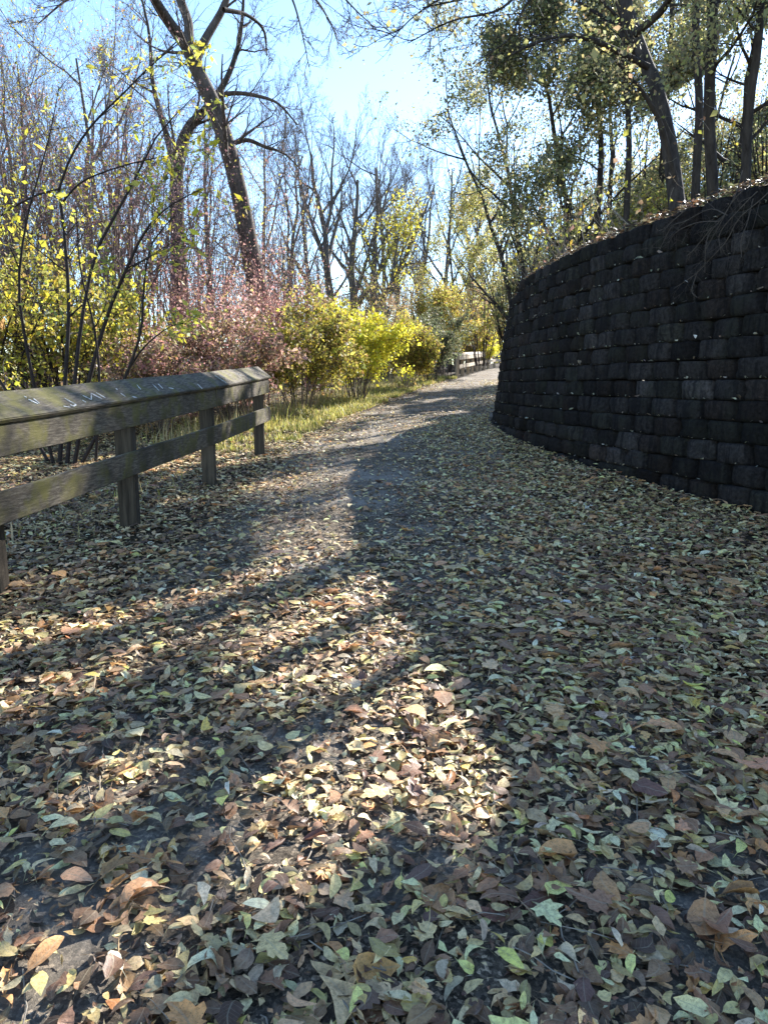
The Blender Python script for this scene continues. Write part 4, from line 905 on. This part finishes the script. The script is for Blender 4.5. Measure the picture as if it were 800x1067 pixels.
HS = [(505, 40, 215, 40, DOL + OLV, 'grey olive tree-like shrub beyond the left end of the wall'), (478, 46, 240, 34, OLV + ORG, 'olive and orange shrub rising behind the distant fence'),
      (560, 19.5, 205, 60, DOL, 'grey green sapling on the hill over the curved end of the wall'), (600, 16.5, 165, 55, OLV, 'olive sapling above the stepped part of the wall top'),
      (640, 19, 120, 70, DOL + OLV, 'dense grey olive sapling behind the slim trunks left of the leaning hill tree'), (680, 15, 175, 45, YOL, 'yellow olive sapling at the foot of the leaning hill tree'),
      (735, 17, 90, 70, OLV, 'olive sapling behind the straight dark trunk on the hill'), (790, 14, 70, 70, YOL, 'yellowing sapling behind the dark trunk closest to the right edge'),
      (535, 27, 150, 45, DOL + OLV, 'tall grey olive sapling leaning out at the edge of the sky beyond the wall'), (585, 24, 90, 60, OLV, 'tall olive sapling crowded among the leafy trees over the bend'),
      (745, 21, 20, 80, YOL + HIL, 'pale yellow sapling far back between the two right hand dark trunks'), (800, 19, 30, 80, HIL, 'olive sapling filling the far right edge behind the trunks'), (770, 27, -30, 110, YOL + DOL, 'tall pale sapling at the back of the hill near the right edge'),
      (700, 30, 20, 110, DOL + YOL, 'broad pale olive sapling deep in the hill wood'), (610, 34, 60, 100, YOL + DOL, 'broad yellow grey sapling at the back of the hill wood')]
for i, (px, Yv, top, hw, pal, lb) in enumerate(HS):
    x = at(px, 300, Yv)[0]; z = hz(x, Yv) if Yv < 24.5 else float(gz(x, Yv)) + 0.6; h = at(px, top, Yv)[2] - z
    r_ = shrub(600 + i, h, hw / F * Yv, 20, pal + HIL, 13, 0.0018 * Yv + 0.03, 'hill_sapling', lb, (x, Yv, z), 'twigd', group='leafy saplings on the hill', cat='sapling', fine=7, hill=True)
LP_ = [(468, 46, 150, 0.12, 0.03, 'leafy olive tree left of the far path, over the dark grey green bush'), (488, 56, 175, 0.13, 0.03, 'olive leaved tree over the distant fence'),
       (508, 76, 190, 0.2, 0.0, 'farthest leafy tree closing the bend of the path beside the wall')]
for i, (px, Yv, top, r, ln, lb) in enumerate(LP_):
    loc, h, _ = place(px, Yv, top, 10)
    bare_tree(530 + i, h, r, (ln, 0), 9, 46, 1.0, up=0.03, clear=0.12, leaves=HIL + YOL[:2], nl=7, lsize=0.0022 * Yv, mw='bark', mt='twig', name='leafy_tree', label=lb, loc=loc, group='leafy trees along the far path', fine=6, lf1=0.42)
# dry brush along the hill top, one tangled mass
g = np.random.default_rng(90); tb = Tubes(); n = 900; s_ = g.uniform(2, 19, n); dq = 0.75 + np.abs(g.normal(0, 1.6, n)); x, y, tx, ty = wall_pt(s_); px, pyy = x + ty * dq, y - tx * dq
z0 = WZ0 + top_courses(s_) * CH + 0.17 * np.maximum(dq - 0.45, 0); L = g.uniform(0.3, 1.6, n); d = nrm(np.stack([g.normal(0, 0.5, n), g.normal(0, 0.5, n), np.ones(n)], -1)); P = np.zeros((n, 5, 3)); P[:, 0] = np.stack([px, pyy, z0], -1)
for j in range(1, 5): d = nrm(d + g.normal(size=(n, 3)) * 0.18 + np.array([0, 0, -0.05])); P[:, j] = P[:, j - 1] + d * (L / 4)[:, None]
tb.add(P, np.linspace(0.006, 0.002, 5)[None] * np.ones((n, 1)), 3); c1, r1 = kids(P, np.linspace(0.006, 0.002, 5)[None] * np.ones((n, 1)), 4, 0.3, 1, 40, 15, 0.4, 4, 0.15, 0, 0.6, 0.0018, g); tb.add(c1, r1, 3)
prune_tubes(tb, g); br = tb.obj('dry_undergrowth', M['dry']); tag(br, 'tangle of dry stalks and yellowing leaves along the top of the wall', 'undergrowth', kind='stuff')
lv, lt_, lc = prune_leaves(leafset([(c1, 2)], 0.06, BRN + YEL, g), g); o = mesh_np('leaves', lv, None, lt_, M['leaf'], lc, parent=br); o['kind'] = 'stuff'

# --- dead vine hanging down the wall
def on_wall(px, py, off):
    d = ray(px, py); best = None
    for s in np.linspace(2, 14, 481):
        x, y, tx, ty = wall_pt(s); t = y / d[1]
        for _ in range(3):
            z = EYE + t * d[2]; p = wall_surf(s, min(max(z, 0), 3.5), off); t = p[1] / d[1]
        e = abs(d[0] * t - p[0])
        if best is None or e < best[0]: best = (e, np.array([d[0] * t, p[1], EYE + d[2] * t]))
    return best[1]
VN_ = [[(806, 196), (785, 210), (770, 225), (755, 250), (742, 268), (725, 285), (708, 298)], [(800, 186), (780, 196), (765, 212), (750, 232), (736, 262)], [(775, 178), (768, 200), (752, 222), (742, 240), (735, 265), (733, 285)],
       [(748, 232), (725, 232), (706, 242), (695, 252)], [(742, 238), (722, 258), (712, 268)], [(756, 222), (735, 218), (715, 226), (697, 236), (690, 255)], [(783, 206), (776, 230), (772, 250), (770, 272)], [(724, 286), (724, 300), (722, 310)],
       [(790, 200), (770, 212), (750, 240), (745, 262)], [(720, 215), (700, 230), (692, 245)]]
g = np.random.default_rng(95); pol = []
for pl in VN_:
    n = len(pl); pl = [(a + g.normal(0, 2.2), b + g.normal(0, 2.2)) for a, b in pl]; pol.append([(*on_wall(px, py, 0.10 + 0.05 * g.random() + 0.06 * math.sin(3.1 * i / n)), 0.004 * (1 - 0.6 * i / n) + 0.0012) for i, (px, py) in enumerate(pl)])
P, Rr = stack_poly(pol, 14); tb = Tubes(); tb.add(P, Rr, 6); c1, r1 = kids(P, Rr, 9, 0.05, 1.0, 35, 18, 0.32, 6, 0.2, -0.10, 0.45, 0.0016, g); tb.add(c1, r1, 4); c2, r2 = kids(c1, r1, 4, 0.2, 1.0, 45, 18, 0.5, 5, 0.22, -0.06, 0.5, 0.0012, g); tb.add(c2, r2, 3)
vine = tb.obj('dead_vine', M['vine'], None, P[0, 0]); tag(vine, 'dead grey vine stems hanging over the top of the block wall near the right edge', 'vine')
